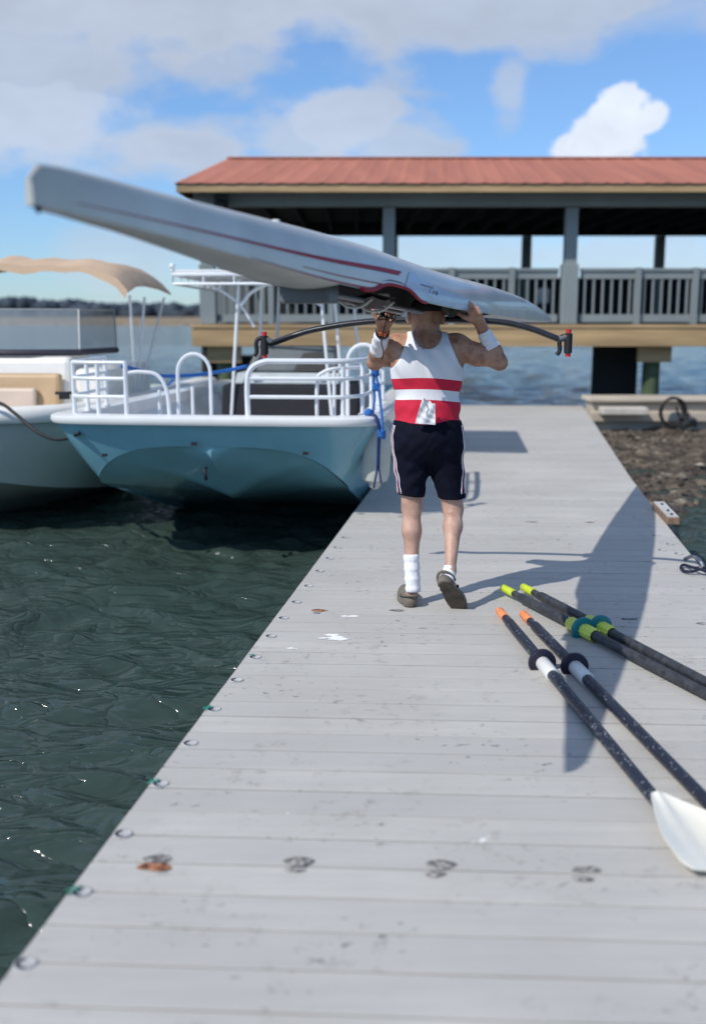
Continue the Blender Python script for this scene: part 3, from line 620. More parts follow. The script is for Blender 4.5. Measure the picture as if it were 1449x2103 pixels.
def blue_boat():
    K = .89; E0 = np.array([0, 0, EYE]); at_w = globals()['at']
    def at(a, b, Y): return at_w(a, b, Y*K)
    th = R_(6.0); bx, by = (427-724.5)/F_PX*9.35, 9.28
    def xf(x, y, z): return tuple(E0+K*(np.array((bx+x*math.cos(th)+y*math.sin(th), by-x*math.sin(th)+y*math.cos(th), WZ+z))-E0))
    hullm = mat('light_blue_gelcoat', (.21,.46,.545), .25, var=.10, vs=2.5, coat=.6)
    root = thing('deck_boat', xf(0, 3, 0), 'light blue blunt-bowed motor boat with white pipe rails and top, beside the dock', 'boat')
    L = 6.8; W = 1.47
    zg = lambda s: 1.13-.10*s
    zc = lambda s, u: (.86-.34*u**3-.55*s**.35 if s < 1 else .1)
    zc = lambda s, u: (.90-.30*u**4)-.85*min(1, s/.5)*(1 if u > .9 else min(1, u))
    zk = lambda s: .88-.56*min(1, s/.13)-.62*max(0, min(1, (s-.13)/.47))
    full, offs = make_hull(root, xf, hullm, white, W, 1.16, .62, L, 5.0, 3.4, zg, zc, zk, 2.7, floor_z=.70, inner=.16)
    # hull fittings
    for x, z in ((-.95, .82), (-.14, .93), (.85, .86)):
        mb = M_(); p = np.array(xf(x, .07, z)); mb.obox(p, (1, -.1, 0), (0, 1, .2), (0, 0, 1), .022, .012, .009)
        build(mb, 'rub_fitting', black, root)
    mb = M_(); p = xf(-.07, .20, .70); mb.tube([p, (p[0], p[1]-.07, p[2]-.01), (p[0]+.01, p[1]-.07, p[2]-.08), (p[0], p[1], p[2]-.09)], .014, 8); build(mb, 'bow_eye', black, root, smooth=True)
    # rails. helper on the rim line
    zr = 1.17
    def rimp(x, z, inset=.10):
        # front edge point of the deck at lateral x
        best = min(((abs(q[0]-x)+(0 if q[1] < 1.5 else 9)), q) for q in offs(-inset))[1]
        return xf(x, best[1]+0.0, z)
    def pipe(name, pts, r=.017, sm=True): mb = M_(); mb.tube(pts, r, 10); return build(mb, name, alu, root, smooth=40)
    # left cage
    def cage(name, xs_ys, heights, posts, closed_ends=True):
        mb = M_()
        for h in heights: mb.tube(spline([xf(x, y, zr+h) for x, y in xs_ys], 4), .016, 8)
        for x, y, h in posts: mb.tube([xf(x, y, zr-.01), xf(x, y, zr+h)], .018, 8); mb.tube([xf(x, y, zr-.006), xf(x, y, zr+.008)], .035, 10)
        return build(mb, name, alu, root, smooth=40)
    cage('bow_rail', [(-1.30, 1.2), (-1.31, .5), (-1.27, .26), (-1.1, .17), (-.76, .15)], (.16, .32, .46), [(-1.28, .27, .46), (-1.02, .165, .46), (-.76, .15, .475), (-1.31, .7, .46), (-1.30, 1.2, .46)])
    mb = M_(); mb.tube(spline([xf(-.75, .16, zr+.37), xf(-.62, .17, zr+.38), xf(-.48, .18, zr+.35), xf(-.40, .18, zr+.22), xf(-.38, .18, zr)], 6), .016, 8)
    mb.tube([xf(-.56, .5, zr-.4), xf(-.56, .5, zr+.2)], .014, 8); build(mb, 'gate_loop', alu, root, smooth=40)
    mb = M_(); x_, y_ = -.36, 1.0; mb.tube([xf(x_-.16, y_, zr-.4)]+[xf(x_+.16*math.cos(a), y_, zr+.33+.18*math.sin(a)) for a in np.linspace(math.pi, 0, 12)]+[xf(x_+.16, y_, zr-.4)], .016, 8)
    mb.tube([xf(x_-.02, y_, zr-.4), xf(x_-.02, y_, zr+.2)], .014, 8); build(mb, 'grab_hoop', alu, root, smooth=40)
    # right cage wraps the corner and runs aft
    path = [(.62, .16), (1.0, .17), (1.2, .24), (1.31, .45), (1.34, .9), (1.35, 1.6), (1.35, 2.3)]
    mb = M_()
    mb.tube(spline([xf(.33, .15, zr), xf(.33, .15, zr+.30), xf(.37, .15, zr+.42), xf(.48, .15, zr+.475)]+[xf(x, y, zr+.48) for x, y in path], 5), .021, 8)
    for h in (.17, .33): mb.tube(spline([xf(.335, .15, zr+h)]+[xf(x, y, zr+h) for x, y in path], 5), .015, 8)
    for x, y in ((1.16, .22), (1.31, .45), (1.345, .95), (1.35, 1.6), (1.35, 2.3)): mb.tube([xf(x, y, zr-.01), xf(x, y, zr+.48)], .017, 8); mb.tube([xf(x, y, zr-.006), xf(x, y, zr+.01)], .034, 10)
    build(mb, 'bow_rail', alu, root, smooth=40)
    mb = M_(); mb.tube(spline([xf(.92, .32, zr-.2), xf(.92, .32, zr+.28), xf(.98, .33, zr+.38), xf(1.1, .36, zr+.41), xf(1.28, .6, zr+.41)], 5), .015, 8)
    mb.tube([xf(1.05, .5, zr-.3), xf(1.05, .5, zr+.4)], .014, 8); build(mb, 'inner_rail', alu, root, smooth=40)
    mb = M_(); mb.tube([xf(1.06, 1.5, zr-.5)]+[xf(1.22+.16*math.cos(a), 1.5, zr+.42+.17*math.sin(a)) for a in np.linspace(math.pi, 0, 10)]+[xf(1.38, 1.5, zr)], .017, 8); build(mb, 'grab_hoop', alu, root, smooth=40)
    # console
    Yc = 4.0; dg = mat('console_grey', (.10,.115,.12), .4, var=.1); vy = lambda d: np.array(xf(0, d, 0))-np.array(xf(0, 0, 0))
    mb = M_(); mb.prism([xf(-.79, Yc-.1, .63), xf(.89, Yc-.1, .63), xf(.86, Yc-.06, 1.2), xf(-.76, Yc-.06, 1.2)], vy(1.0))
    build(mb, 'console_cover', mat('black_cover', (.012,.012,.018), .85, bump=.4, bs=8), root, bevel=.03)
    mb = M_(); mb.prism([xf(-.62, Yc, 1.205), xf(.74, Yc, 1.205), xf(.72, Yc+.05, 1.34), xf(-.60, Yc+.05, 1.34)], vy(.7)); build(mb, 'dash', mat('pale_dash', (.42,.46,.47), .4), root, bevel=.015)
    mb = M_(); mb.prism([xf(-.50, Yc+.08, 1.345), xf(.66, Yc+.08, 1.345), xf(.60, Yc+.2, 1.66), xf(-.36, Yc+.2, 1.66)], vy(.4)); build(mb, 'console', dg, root, bevel=.03)
    mb = M_(); mb.add([xf(.10, Yc+.065, 1.36), xf(.56, Yc+.065, 1.36), xf(.50, Yc+.155, 1.60), xf(.22, Yc+.155, 1.58)], [(0, 1, 2, 3)]); build(mb, 'screen', black, root)
    for x in (-.35, .48):
        mb = M_(); p = np.array(xf(x, Yc-.0, 1.29)); mb.obox(p, (1, 0, 0), (0, 1, 0), (0, 0, 1), .05, .02, .022); build(mb, 'speaker', white, root)
    # stern seat, cooler, outboard seen through the rails
    mb = M_(); mb.prism([xf(-1.15, 5.5, .63), xf(.9, 5.5, .63), xf(.9, 5.5, 1.10), xf(-1.15, 5.5, 1.10)], np.array(xf(0, .6, 0))-np.array(xf(0, 0, 0))); build(mb, 'stern_seat', mat('seat_vinyl', (.62,.60,.57), .5), root, bevel=.04)
    # pipe top
    def post(a, b, r=.017): q = M_(); q.tube([a, b], r, 10); build(q, 'top_post', alu, root, smooth=40)
    for x, y, l in ((-.66, Yc-.1, .14), (-.42, Yc+.5, .06), (-.30, Yc+.9, .1), (.62, Yc-.12, -.16), (.74, Yc+.1, -.14), (.92, Yc+.6, -.14)):
        post(xf(x, y, .63), xf(x+l, y, 2.47))
    za = 2.50; A = [(-1.28, 3.7), (1.37, 3.5), (1.37, 6.2), (-1.28, 6.2)]
    mb = M_(); c0, c1, c2, c3 = [xf(x, y, za+.02*(1 if y < 4 else -1)) for x, y in A]
    mb.tube([c0, c1, c2, c3, c0], .022, 8)
    for k in range(1, 15):
        u = k/15; a = np.array(c0)*(1-u)+np.array(c1)*u; b = np.array(c3)*(1-u)+np.array(c2)*u; mb.tube([a, b], .012, 6)
    lo = np.array([0, 0, -.10]); mb.tube([c0+lo, c1+lo], .014, 8); mb.tube([c0+lo, c3+lo], .014, 8)
    for u in np.linspace(0, 1, 8): a = np.array(c0)*(1-u)+np.array(c1)*u; mb.tube([a, a+lo], .010, 6); a = np.array(c0)*(1-u)+np.array(c3)*u; mb.tube([a, a+lo], .010, 6)
    for u in np.linspace(.1, .9, 5): a = np.array(c0)*(1-u)+np.array(c3)*u; b = np.array(c1)*(1-u)+np.array(c2)*u; mb.tube([a, b], .012, 6)
    build(mb, 'top_frame', alu, root, smooth=40)
    mb = M_(); mb.prism([np.array(c)+[0, 0, .028] for c in (c0, c1, c2, c3)], (0, 0, .02)); build(mb, 'top_panel', white, root)
    mb = M_(); mb.tube(spline([xf(-.50, Yc-.1, 2.16), xf(-.34, Yc-.1, 2.33), xf(-.05, Yc-.1, 2.43), xf(.25, Yc-.1, 2.36), xf(.47, Yc-.1, 2.16)], 6), .018, 8)
    mb.tube(spline([xf(-.36, Yc, 1.9), xf(-.56, Yc-.05, 2.2), xf(-.95, Yc-.1, 2.45)], 6), .015, 8); build(mb, 'top_brace', alu, root, smooth=40)
    mb = M_(); p = np.array(c0)+[0, 0, .02]; mb.tube([p, p+[0, 0, .04]], .014, 8); mb.ball(p+[0, 0, .065], .032); build(mb, 'anchor_light', white, root, smooth=True)
    # fender and its strap, ropes: separate things
    fm = mat('fender_vinyl', (.52,.53,.47), .45, var=.08)
    fp = np.array(at(772, 950, 9.55)); mb = M_()
    prof = [(.0, .02), (.02, .045), (.05, .05), (.075, .10), (.13, .112), (.32, .115), (.44, .112), (.50, .08), (.53, .04), (.58, .035), (.60, .012)]
    z0 = at(772, 1006, 9.5)[2]; mb.tube([(fp[0]-.012+(z*.05), fp[1], z0+z) for z, r in prof], [r for z, r in prof], 20)
    build(mb, 'fender', fm, smooth=50, label='pale grey-green cylinder fender between the blue boat and the dock', cat='fender')
    rm = mat('dark_blue_strap', (.008,.03,.14), .7, bump=.5, bs=150)
    t = thing('fender_line', at(762, 850, 9.35), 'dark blue strap hanging from a cleat at the corner of the blue boat', 'rope')
    mb = M_(); mb.ball(at(757, 848, 9.35), (.03, .03, .03)); mb.tube([at(757, 848, 9.35)+np.array([.022*math.cos(a), 0, .022*math.sin(a)]) for a in np.linspace(0, 6.3, 16)], .013, 8); build(mb, 'coil', bluerope, t, smooth=True)
    mb = M_(); mb.tube(spline([at(762, 849, 9.33), at(772, 857, 9.28), at(778, 880, 9.26), at(777, 920, 9.28), at(776, 960, 9.3)], 6), .018, 8, flat=.6); mb.tube(spline([at(776, 955, 9.3), at(770, 985, 9.32), at(767, 1002, 9.34)], 5), .009, 6); mb.tube(spline([at(776, 955, 9.3), at(780, 975, 9.3), at(782, 992, 9.3)], 5), .009, 6)
    build(mb, 'strap', rm, t, smooth=True)
    t = thing('bow_line', at(772, 760, 9.4), 'bright blue rope tied in knots down the right bow rail of the blue boat', 'rope')
    mb = M_(); mb.tube(spline([at(768, 762, 9.4), at(766, 790, 9.42), at(769, 815, 9.4), at(765, 850, 9.4)], 6), .010, 7); mb.tube(spline([at(770, 762, 9.37), at(776, 790, 9.35), at(781, 830, 9.32), at(785, 870, 9.25), at(783, 895, 9.22)], 6), .011, 7)
    build(mb, 'line', bluerope, t, smooth=True)
    for (a, b, Y) in ((770, 763, 9.37), (772, 795, 9.37), (783, 892, 9.22)):
        mb = M_()
        for k in range(4): c = at(a, b, Y)+np.array([0, 0, .012*(k-1.5)]); mb.tube([c+np.array([.024*math.cos(q), .024*math.sin(q), .01*math.sin(q*2+k)]) for q in np.linspace(0, 6.28, 12)], .010, 6)
        build(mb, 'knot', bluerope, t, smooth=True)
    pts = spline([at(252, 752, 9.5), at(290, 762, 10), at(335, 772, 10.6), at(400, 770, 11), at(460, 762, 11.3), at(508, 752, 11.4)], 6)
    mb = M_(); mb.tube(pts, .017, 8); mb.tube(spline([at(335, 770, 10.6), at(330, 785, 10.7), at(345, 790, 10.8), at(360, 772, 10.9)], 5), .01, 6); build(mb, 'slack_line', bluerope, smooth=True, label='slack blue rope slung from the left bow rail across the blue boat', cat='rope')
blue_boat()

def cream_boat():
    th = R_(4.0); bx, by = -3.86, 9.55
    def xf(x, y, z): return (bx+x*math.cos(th)+y*math.sin(th), by-x*math.sin(th)+y*math.cos(th), WZ+z)
    hullm = mat('sage_gelcoat', (.40,.455,.42), .28, var=.05, vs=2, coat=.5); cream = mat('cream_gelcoat', (.80,.78,.72), .35, var=.04)
    tanv = mat('tan_vinyl', (.50,.34,.19), .5, var=.08); pinkv = mat('beige_vinyl', (.60,.47,.37), .5, var=.06)
    root = thing('bow_rider', xf(0, 3, 0), 'sage green and cream motor boat with tan cushions under a tan canopy', 'boat')
    zg = lambda s: 1.12-.1*s
    zc = lambda s, u: .50*(1-min(1, s*2.2))**1.2*(1-.35*u)+.14
    zk = lambda s: .45*(1-min(1, s*2.5))**1.5-.25*min(1, s*2.5)
    full, offs = make_hull(root, xf, hullm, cream, 1.38, 1.12, 1.5, 6.6, 2.9, 2.5, zg, zc, zk, 1.6, floor_z=.6, inner=.22, rim_h=.11)
    # bow seat shell and cushions
    mb = M_()
    def blk(q, x0, x1, y0, y1, z0, z1, rake=0): q.prism([xf(x0, y0, z0), xf(x1, y0, z0), xf(x1, y0+rake, z1), xf(x0, y0+rake, z1)], np.array(xf(0, y1-y0, 0))-np.array(xf(0, 0, 0)))
    blk(mb, -1.15, .86, 1.5, 2.2, 1.0, 1.62, .10); build(mb, 'cowling', cream, root, bevel=.06)
    mb = M_(); blk(mb, -1.1, .80, 1.36, 1.48, 1.1, 1.46, .06); build(mb, 'backrest', tanv, root, bevel=.04)
    mb = M_(); blk(mb, -1.0, .58, 1.27, 1.35, 1.06, 1.32, .04); build(mb, 'cushion', pinkv, root, bevel=.03)
    mb = M_(); blk(mb, .88, 1.2, 1.6, 3.5, 1.0, 1.50); build(mb, 'side_coaming', cream, root, bevel=.06)
    # windscreen
    fr = mat('screen_frame', (.02,.02,.035), .4); gl = mat('tinted_glass', (.24,.28,.30), .08, var=.02, alpha=.55)
    b = [(-1.1, 1.75), (-.4, 1.62), (.4, 1.62), (.90, 1.78), (1.05, 2.6)]
    lo = [np.array(xf(x, y, 1.66)) for x, y in b]; hi = [np.array(xf(x*.93, y+.22, 2.10)) for x, y in b]
    mb = M_(); mb.grid([lo, hi]); build(mb, 'windscreen', gl, root, smooth=40)
    mb = M_(); mb.tube(lo, .034, 8); build(mb, 'screen_base', fr, root, smooth=40)
    mb = M_(); mb.tube(hi, .009, 8)
    for i in (0, 3, 4): mb.tube([lo[i], hi[i]], .009, 8)
    build(mb, 'screen_frame', mat('grey_frame', (.3,.32,.33), .4), root, smooth=40)
    mb = M_(); c = np.array(xf(1.0, .95, 1.27)); mb.obox(c, (1, .2, 0), (0, 1, 0), (0, 0, 1), .05, .02, .03); mb.obox(c+[0, 0, .03], (1, .2, 0), (0, 1, 0), (0, 0, 1), .085, .018, .014); build(mb, 'cleat', black, root, bevel=.006)
    # bimini
    cv = mat('tan_canvas', (.56,.40,.27), .9, var=.1, vs=3, bump=.4, bs=5); P = []
    y0s = (2.0, 2.35, 2.7, 3.3, 3.9)
    for iy, yy in enumerate(y0s):
        row = []
        for u in np.linspace(-1, 1, 29):
            drop = .02+.18*abs(u)**8 if abs(u) > .0 else .0
            z = 2.68-[.10, .02, 0, .02, .08][iy]-.05*u*u-drop-.10*max(0, abs(u)-.9)*10*.5+.012*math.sin(u*21+iy)
            row.append((u*1.42-.02, yy-.12*abs(u), z))
        P.append(row)
    top = [[xf(*p) for p in r] for r in P]; bot = [[xf(p[0], p[1], p[2]-.02) for p in r] for r in P]
    frontlip = [[xf(*p) for p in P[0]], [xf(p[0]*.985, p[1]-.01, p[2]-(.07+.015*math.sin(p[0]*6))) for p in P[0]]]
    mb = M_(); mb.grid(top); mb.grid(bot); mb.grid(frontlip); mb.grid([top[-1], bot[-1]]); mb.grid([[r[0] for r in top], [r[0] for r in bot]]); mb.grid([[r[-1] for r in top], [r[-1] for r in bot]])
    build(mb, 'canopy', cv, root, smooth=60, recalc=False)
    for s in (-1, 1):
        for yy, y2 in ((2.1, 2.6), (2.7, 2.7), (3.6, 2.8)):
            mb = M_(); mb.tube([xf(s*1.38-.02, yy, 2.24), xf(s*1.25, y2, 1.2)], .014, 8); build(mb, 'canopy_pole', alu, root, smooth=40)
    # mooring rope
    pts = spline([at(-60, 815, 9.5), at(0, 828, 9.45), at(30, 848, 9.4), at(70, 882, 9.3), at(105, 900, 9.1), at(135, 901, 8.8), at(162, 890, 8.42)], 6)
    mb = M_(); mb.tube(pts, .016, 8); build(mb, 'breast_line', black, smooth=True, label='black rope sagging across the sage hull to the blue boat', cat='rope')
cream_boat()

# ------------------------------------------------------------------ rowing shell carried upside down
def stations():
    # Y, x centre, z gunwale, z keel, half beam, cockpit depth fraction
    T = np.array([[2.42, 1.834, 1.895, .010], [2.46, 1.833, 1.930, .016], [2.55, 1.830, 1.932, .022], [2.8, 1.812, 1.924, .045], [3.25, 1.775, 1.912, .085], [3.95, 1.708, 1.900, .135], [4.5, 1.682, 1.880, .165],
                  [4.95, 1.655, 1.850, .182], [5.5, 1.628, 1.822, .188], [5.9, 1.614, 1.808, .184], [6.6, 1.598, 1.792, .168], [7.4, 1.578, 1.765, .135], [8.3, 1.556, 1.725, .090], [9.2, 1.54, 1.655, .045], [9.9, 1.53, 1.575, .012]])
    Ys = np.concatenate([np.linspace(2.42, 2.6, 6), np.linspace(2.7, 9.9, 74)])
    ax0 = np.array([at(60, 400, 2.42)[0], 2.42]); ax1 = np.array([at(1128, 660, 9.9)[0], 9.9])
    out = []
    for y in Ys:
        xc = ax0[0]+(ax1[0]-ax0[0])*(y-ax0[1])/(ax1[1]-ax0[1]); out.append((y, xc)+tuple(np.interp(y, T[:, 0], T[:, k]) for k in (1, 2, 3)))
    # smooth the tables
    A = np.array(out)
    for k in (2, 3, 4):
        for _ in range(6): A[2:-2, k] = .25*A[1:-3, k]+.5*A[2:-2, k]+.25*A[3:-1, k]
    d = (ax1-ax0)/np.linalg.norm(ax1-ax0); return A, d
ST, SD = stations(); SN = np.array([SD[1], -SD[0]])    # SN points to the side facing the camera
def shell_pt(Y, u, v):
    """u: -1..1 across (1 = camera side), v: 0 gunwale .. 1 keel height"""
    xc, zg, zk, hb = [np.interp(Y, ST[:, 0], ST[:, k]) for k in (1, 2, 3, 4)]
    return np.array([xc+SN[0]*hb*u, Y+SN[1]*hb*u, zg+(zk-zg)*v])
def shell():
    hm = bpy.data.materials.new('shell_gelcoat'); hm.use_nodes = True; N, L, p = nodes(hm)
    p.inputs['Roughness'].default_value = .3; p.inputs['Coat Weight'].default_value = .25
    tc = N.new('ShaderNodeTexCoord'); nz = N.new('ShaderNodeTexNoise'); nz.inputs['Scale'].default_value = 2.2; nz.inputs['Detail'].default_value = 8; L.new(tc.outputs['Object'], nz.inputs['Vector'])
    cr = N.new('ShaderNodeValToRGB'); e = cr.color_ramp.elements; e[0].position = .35; e[0].color = (.49,.475,.42,1); e[1].position = .65; e[1].color = (.63,.62,.575,1)
    L.new(nz.outputs['Fac'], cr.inputs[0]); L.new(cr.outputs[0], p.inputs['Base Color'])
    dk = mat('cockpit_dark', (.02,.02,.022), .6); dkw = mat('shell_deck', (.45,.45,.44), .4); redm = mat('shell_red', (.36,.008,.03), .5, spec=.2)
    palebl = mat('pale_blue_panel', (.42,.52,.66), .35, coat=.2, var=.04)
    c0 = shell_pt(5.9, 0, 0)
    root = thing('rowing_shell', c0, 'long white single rowing shell with a red stripe, carried upside down overhead', 'rowing shell')
    nU = 20; rows = []; rin = []; mb = M_(); md = M_(); mc = M_()
    def dip(Y): return .22*math.exp(-((Y-4.62)/.24)**4)      # the sides are cut away beside the seat
    for st in ST:
        Y, xc, zg, zk, hb = st; row = []
        for k in range(nU+1):
            a = math.pi*k/nU; c = math.cos(a); s = math.sin(a)
            u = np.sign(c)*abs(c)**.62; v = s**.95; v = max(v, dip(Y)) if abs(u) > .9 else max(v, dip(Y)*.9)
            q = shell_pt(Y, u, v); row.append(q)
        rows.append(row)
    mb.grid(rows); mb.add(rows[0], [tuple(range(nU+1))]); mb.add(rows[-1], [tuple(range(nU+1))])
    hull = build(mb, 'hull', hm, root, smooth=60)
    # decks and cockpit well
    def deckrows(Ya, Yb, depth):
        out = []
        for Y in np.linspace(Ya, Yb, max(6, int((Yb-Ya)/.1))):
            r = []
            for u in np.linspace(-.985, .985, 11):
                if depth == 0: v = -.10*(1-u*u)+.02
                else:
                    e = min(1, (Y-Ya)/.12, (Yb-Y)/.12); w_ = min(1, (1-abs(u))/.10); v = dip(Y)*(1-w_)+.68*max(0, e)*w_
                r.append(shell_pt(Y, u, v))
            out.append(r)
        return out
    q = M_(); q.grid(deckrows(2.45, 4.02, 0)); build(q, 'deck', dkw, root, smooth=60)
    q = M_(); q.grid(deckrows(6.55, 9.88, 0)); build(q, 'deck', dkw, root, smooth=60)
    q = M_(); q.grid(deckrows(4.02, 6.55, 1)); build(q, 'cockpit', dk, root, smooth=60)
    # red pinstripe: a thin tapered sheet 1.5 mm proud of the side
    def side(Y, v, off):
        # invert section: v = s**.95
        s = min(1, v**(1/.95)); c = math.sqrt(max(0, 1-s*s)); u = c**.62; b = shell_pt(Y, u, v); 
        n = np.array([SN[0]*c, SN[1]*c, s]); return b+n/np.linalg.norm(n)*off
    q = M_(); P = []
    for t in np.linspace(0, 1, 60):
        Y = 2.56+(4.66-2.56)*t; vm = .24+.26*t; hw = .006+.046*t; P.append([side(Y+(0 if k < 2 else .04*t), vm+hw*k2, .0022) for k, k2 in enumerate((-1, -.3, .3, 1))])
    q.grid(P); build(q, 'stripe', redm, root, smooth=True)
    # red gunwale band
    q = M_(); P = []
    for Y in np.linspace(3.35, 4.42, 50):
        t = (Y-3.35)/1.07; h = .010+.032*t; P.append([side(Y, max(dip(Y), .0)+v, .0024) for v in (.015, h*.5+.015, h+.015)])
    q.grid(P); build(q, 'gunwale_band', redm, root, smooth=True)
    q = M_(); P = []
    for Y in np.linspace(3.7, 4.5, 30):
        t = (Y-3.7)/.8; P.append([side(Y, .14+.02*t+v, .0026) for v in (0, .012+.012*t)])
    q.grid(P); build(q, 'trim_line', redm, root, smooth=True)
    # red rim of the seat cut-out and pale panel
    q = M_(); P = [shell_pt(Y, 1.02, dip(Y)+.00)+[0, 0, -.002] for Y in np.linspace(4.2, 5.0, 30)]
    q.tube(P, .0065, 8); build(q, 'rim', redm, root, smooth=True)
    q = M_(); P = []
    for Y in np.linspace(4.72, 6.4, 50):
        t = (Y-4.72)/1.68; top = .50*(1-t)**.6*min(1, (Y-4.72)/.12)+.03; P.append([side(Y, dip(Y)+.03+(top)*k/4, .0028) for k in range(5)])
    q.grid(P); build(q, 'pale_panel', palebl, root, smooth=True)
    # small dark maker's marks, illegible strokes
    q = M_(); rr = random.Random(4)
    for k in range(6):
        Y = 4.94+k*.036; a = [side(Y, .36, .0036), side(Y+.02, .36, .0036), side(Y+.02, .395+.01*(k % 2), .0036), side(Y, .395, .0036)]; q.add(a, [(0, 1, 2, 3)])
    for k in range(16):
        Y = 5.03+.17*rr.random(); v = .20+.10*rr.random()+ (5.2-Y)*.2; d = .008+.012*rr.random(); a = [side(Y, v, .0036+.0002*k), side(Y+d, v+.01, .0036+.0002*k), side(Y+d, v+.035, .0036+.0002*k), side(Y, v+.025, .0036+.0002*k)]; q.add(a, [(0, 1, 2, 3)])
    build(q, 'lettering', mat('mark_ink', (.03,.04,.08), .5), root)
    # bow ball / fin / fittings
    q = M_(); q.ball(shell_pt(2.45, 0, -.06), (.007, .007, .009)); build(q, 'bow_ball', black, root, smooth=True)
    q = M_(); p0 = shell_pt(3.75, 0, 1.0); 
    q.tube([p0-[0, 0, .01], p0+[0, 0, .012]], .014, 8); build(q, 'drain_plug', white, root, smooth=True)
    # wing rigger
    Yr = 6.05; q = M_()
    pix = [(600, 690), (640, 678), (700, 667), (760, 660), (820, 657), (900, 656), (980, 658), (1040, 663), (1090, 675), (1125, 688), (1150, 698)]
    xm = 877
    pts = []
    for a, b in pix:
        off = (a-xm)/F_PX*Yr; yy = Yr-off*.20; pts.append(at(a, b, yy))
    first = at(556, 706, Yr+.22); pts = spline([first]+pts, 4)
    q.tube(pts, .032, 12, flat=.55, up=(0, 0, 1)); wing = build(q, 'wing_rigger', carbon, root, smooth=True)
    for a, b in ((838, 648), (925, 648)): q = M_(); c = at(a, b, Yr); q.obox(c, (1, 0, 0), (0, 1, 0), (0, 0, 1), .016, .05, .035); build(q, 'rigger_mount', grey_pl, root, bevel=.006)
    def oarlock(c, sgn):
        l = M_(); c = np.array(c); l.tube([c+[0, 0, .055], c-[0, 0, .075]], .010, 10); l.tube([c+[0, 0, .045], c-[0, 0, .06]], .022, 12)
        g = [c+[.0, 0, .03], c+[-.035*sgn, 0, .028], c+[-.048*sgn, 0, .0], c+[-.045*sgn, 0, -.045], c+[-.06*sgn, 0, -.07]]
        l.tube(spline(g, 4), .012, 8); ob = build(l, 'oarlock', black, root, smooth=40)
        l = M_(); l.tube([c+[0, 0, .046], c+[0, 0, .068]], .015, 10); build(l, 'washer', redpl, ob, smooth=40); l = M_(); l.tube([c-[0, 0, .061], c-[0, 0, .080]], .015, 10); build(l, 'washer', redpl, ob, smooth=40)
    oarlock(at(1166, 702, Yr-.2), 1); oarlock(at(543, 706, Yr+.2), -1 if False else 1)
    q = M_(); q.tube([at(1148, 697, Yr-.2), at(1166, 690, Yr-.2)], .018, 10); build(q, 'rigger_end', grey_pl, root, smooth=40); q = M_(); q.tube([at(560, 704, Yr+.2), at(543, 694, Yr+.2)], .018, 10); build(q, 'rigger_end', grey_pl, root, smooth=40)
    # seat, tracks, foot stretcher seen from below
    tr = mat('track_alu', (.36,.36,.36), .35, .6); 
    for u in (-.45, .15):
        q = M_(); a = shell_pt(4.25, u, -.10); b = shell_pt(5.5, u, -.10); q.tube([a, b], .011, 8); build(q, 'seat_track', tr, root, smooth=40)
    q = M_(); P = []
    for t in np.linspace(0, 1, 9):
        Y = 4.55+.34*t; P.append([shell_pt(Y, u, -.02-.22*math.cos(u*2.6)**2*math.sin(math.pi*(.15+.7*t))) for u in np.linspace(-.75, .45, 11)])
    q.grid(P); P2 = [[p+[0, 0, .02] for p in r] for r in P]; q.grid(P2); seat = build(q, 'seat', black, root, smooth=True)
    crm = mat('cream_plastic', (.62,.60,.52), .4)
    for Y in (4.60, 4.88):
        q = M_(); q.tube(spline([shell_pt(Y, -.6, .0), shell_pt(Y, -.3, -.22), shell_pt(Y, .1, -.22), shell_pt(Y, .4, -.02)], 5), .006, 8); build(q, 'seat_frame', crm, root, smooth=True)
    q = M_(); q.obox(shell_pt(5.15, -.35, .12), (SD[0], SD[1], 0), (SN[0], SN[1], 0), (0, 0, 1), .012, .03, .03); build(q, 'stretcher', crm, root, bevel=.008)
    q = M_(); q.obox(shell_pt(4.12, -.2, -.06), (SD[0], SD[1], 0), (SN[0], SN[1], 0), (0, 0, 1), .06, .10, .05); build(q, 'heel_box', grey_pl, root, bevel=.01)
    q = M_(); rr = random.Random(8)
    c = at(793, 642, 5.5)
    for k in range(7):
        pts = [c+[rr.uniform(-.05, .05), rr.uniform(-.03, .02), rr.uniform(-.05, .06)] for _ in range(5)]; q.tube(spline(pts, 5), .0032, 6)
    q.tube(spline([c+[-.0, -.02, -.03], at(783, 700, 5.5), at(787, 722, 5.5), at(784, 738, 5.5)], 5), .0035, 6)
    build(q, 'cord', black, root, smooth=True)
shell()

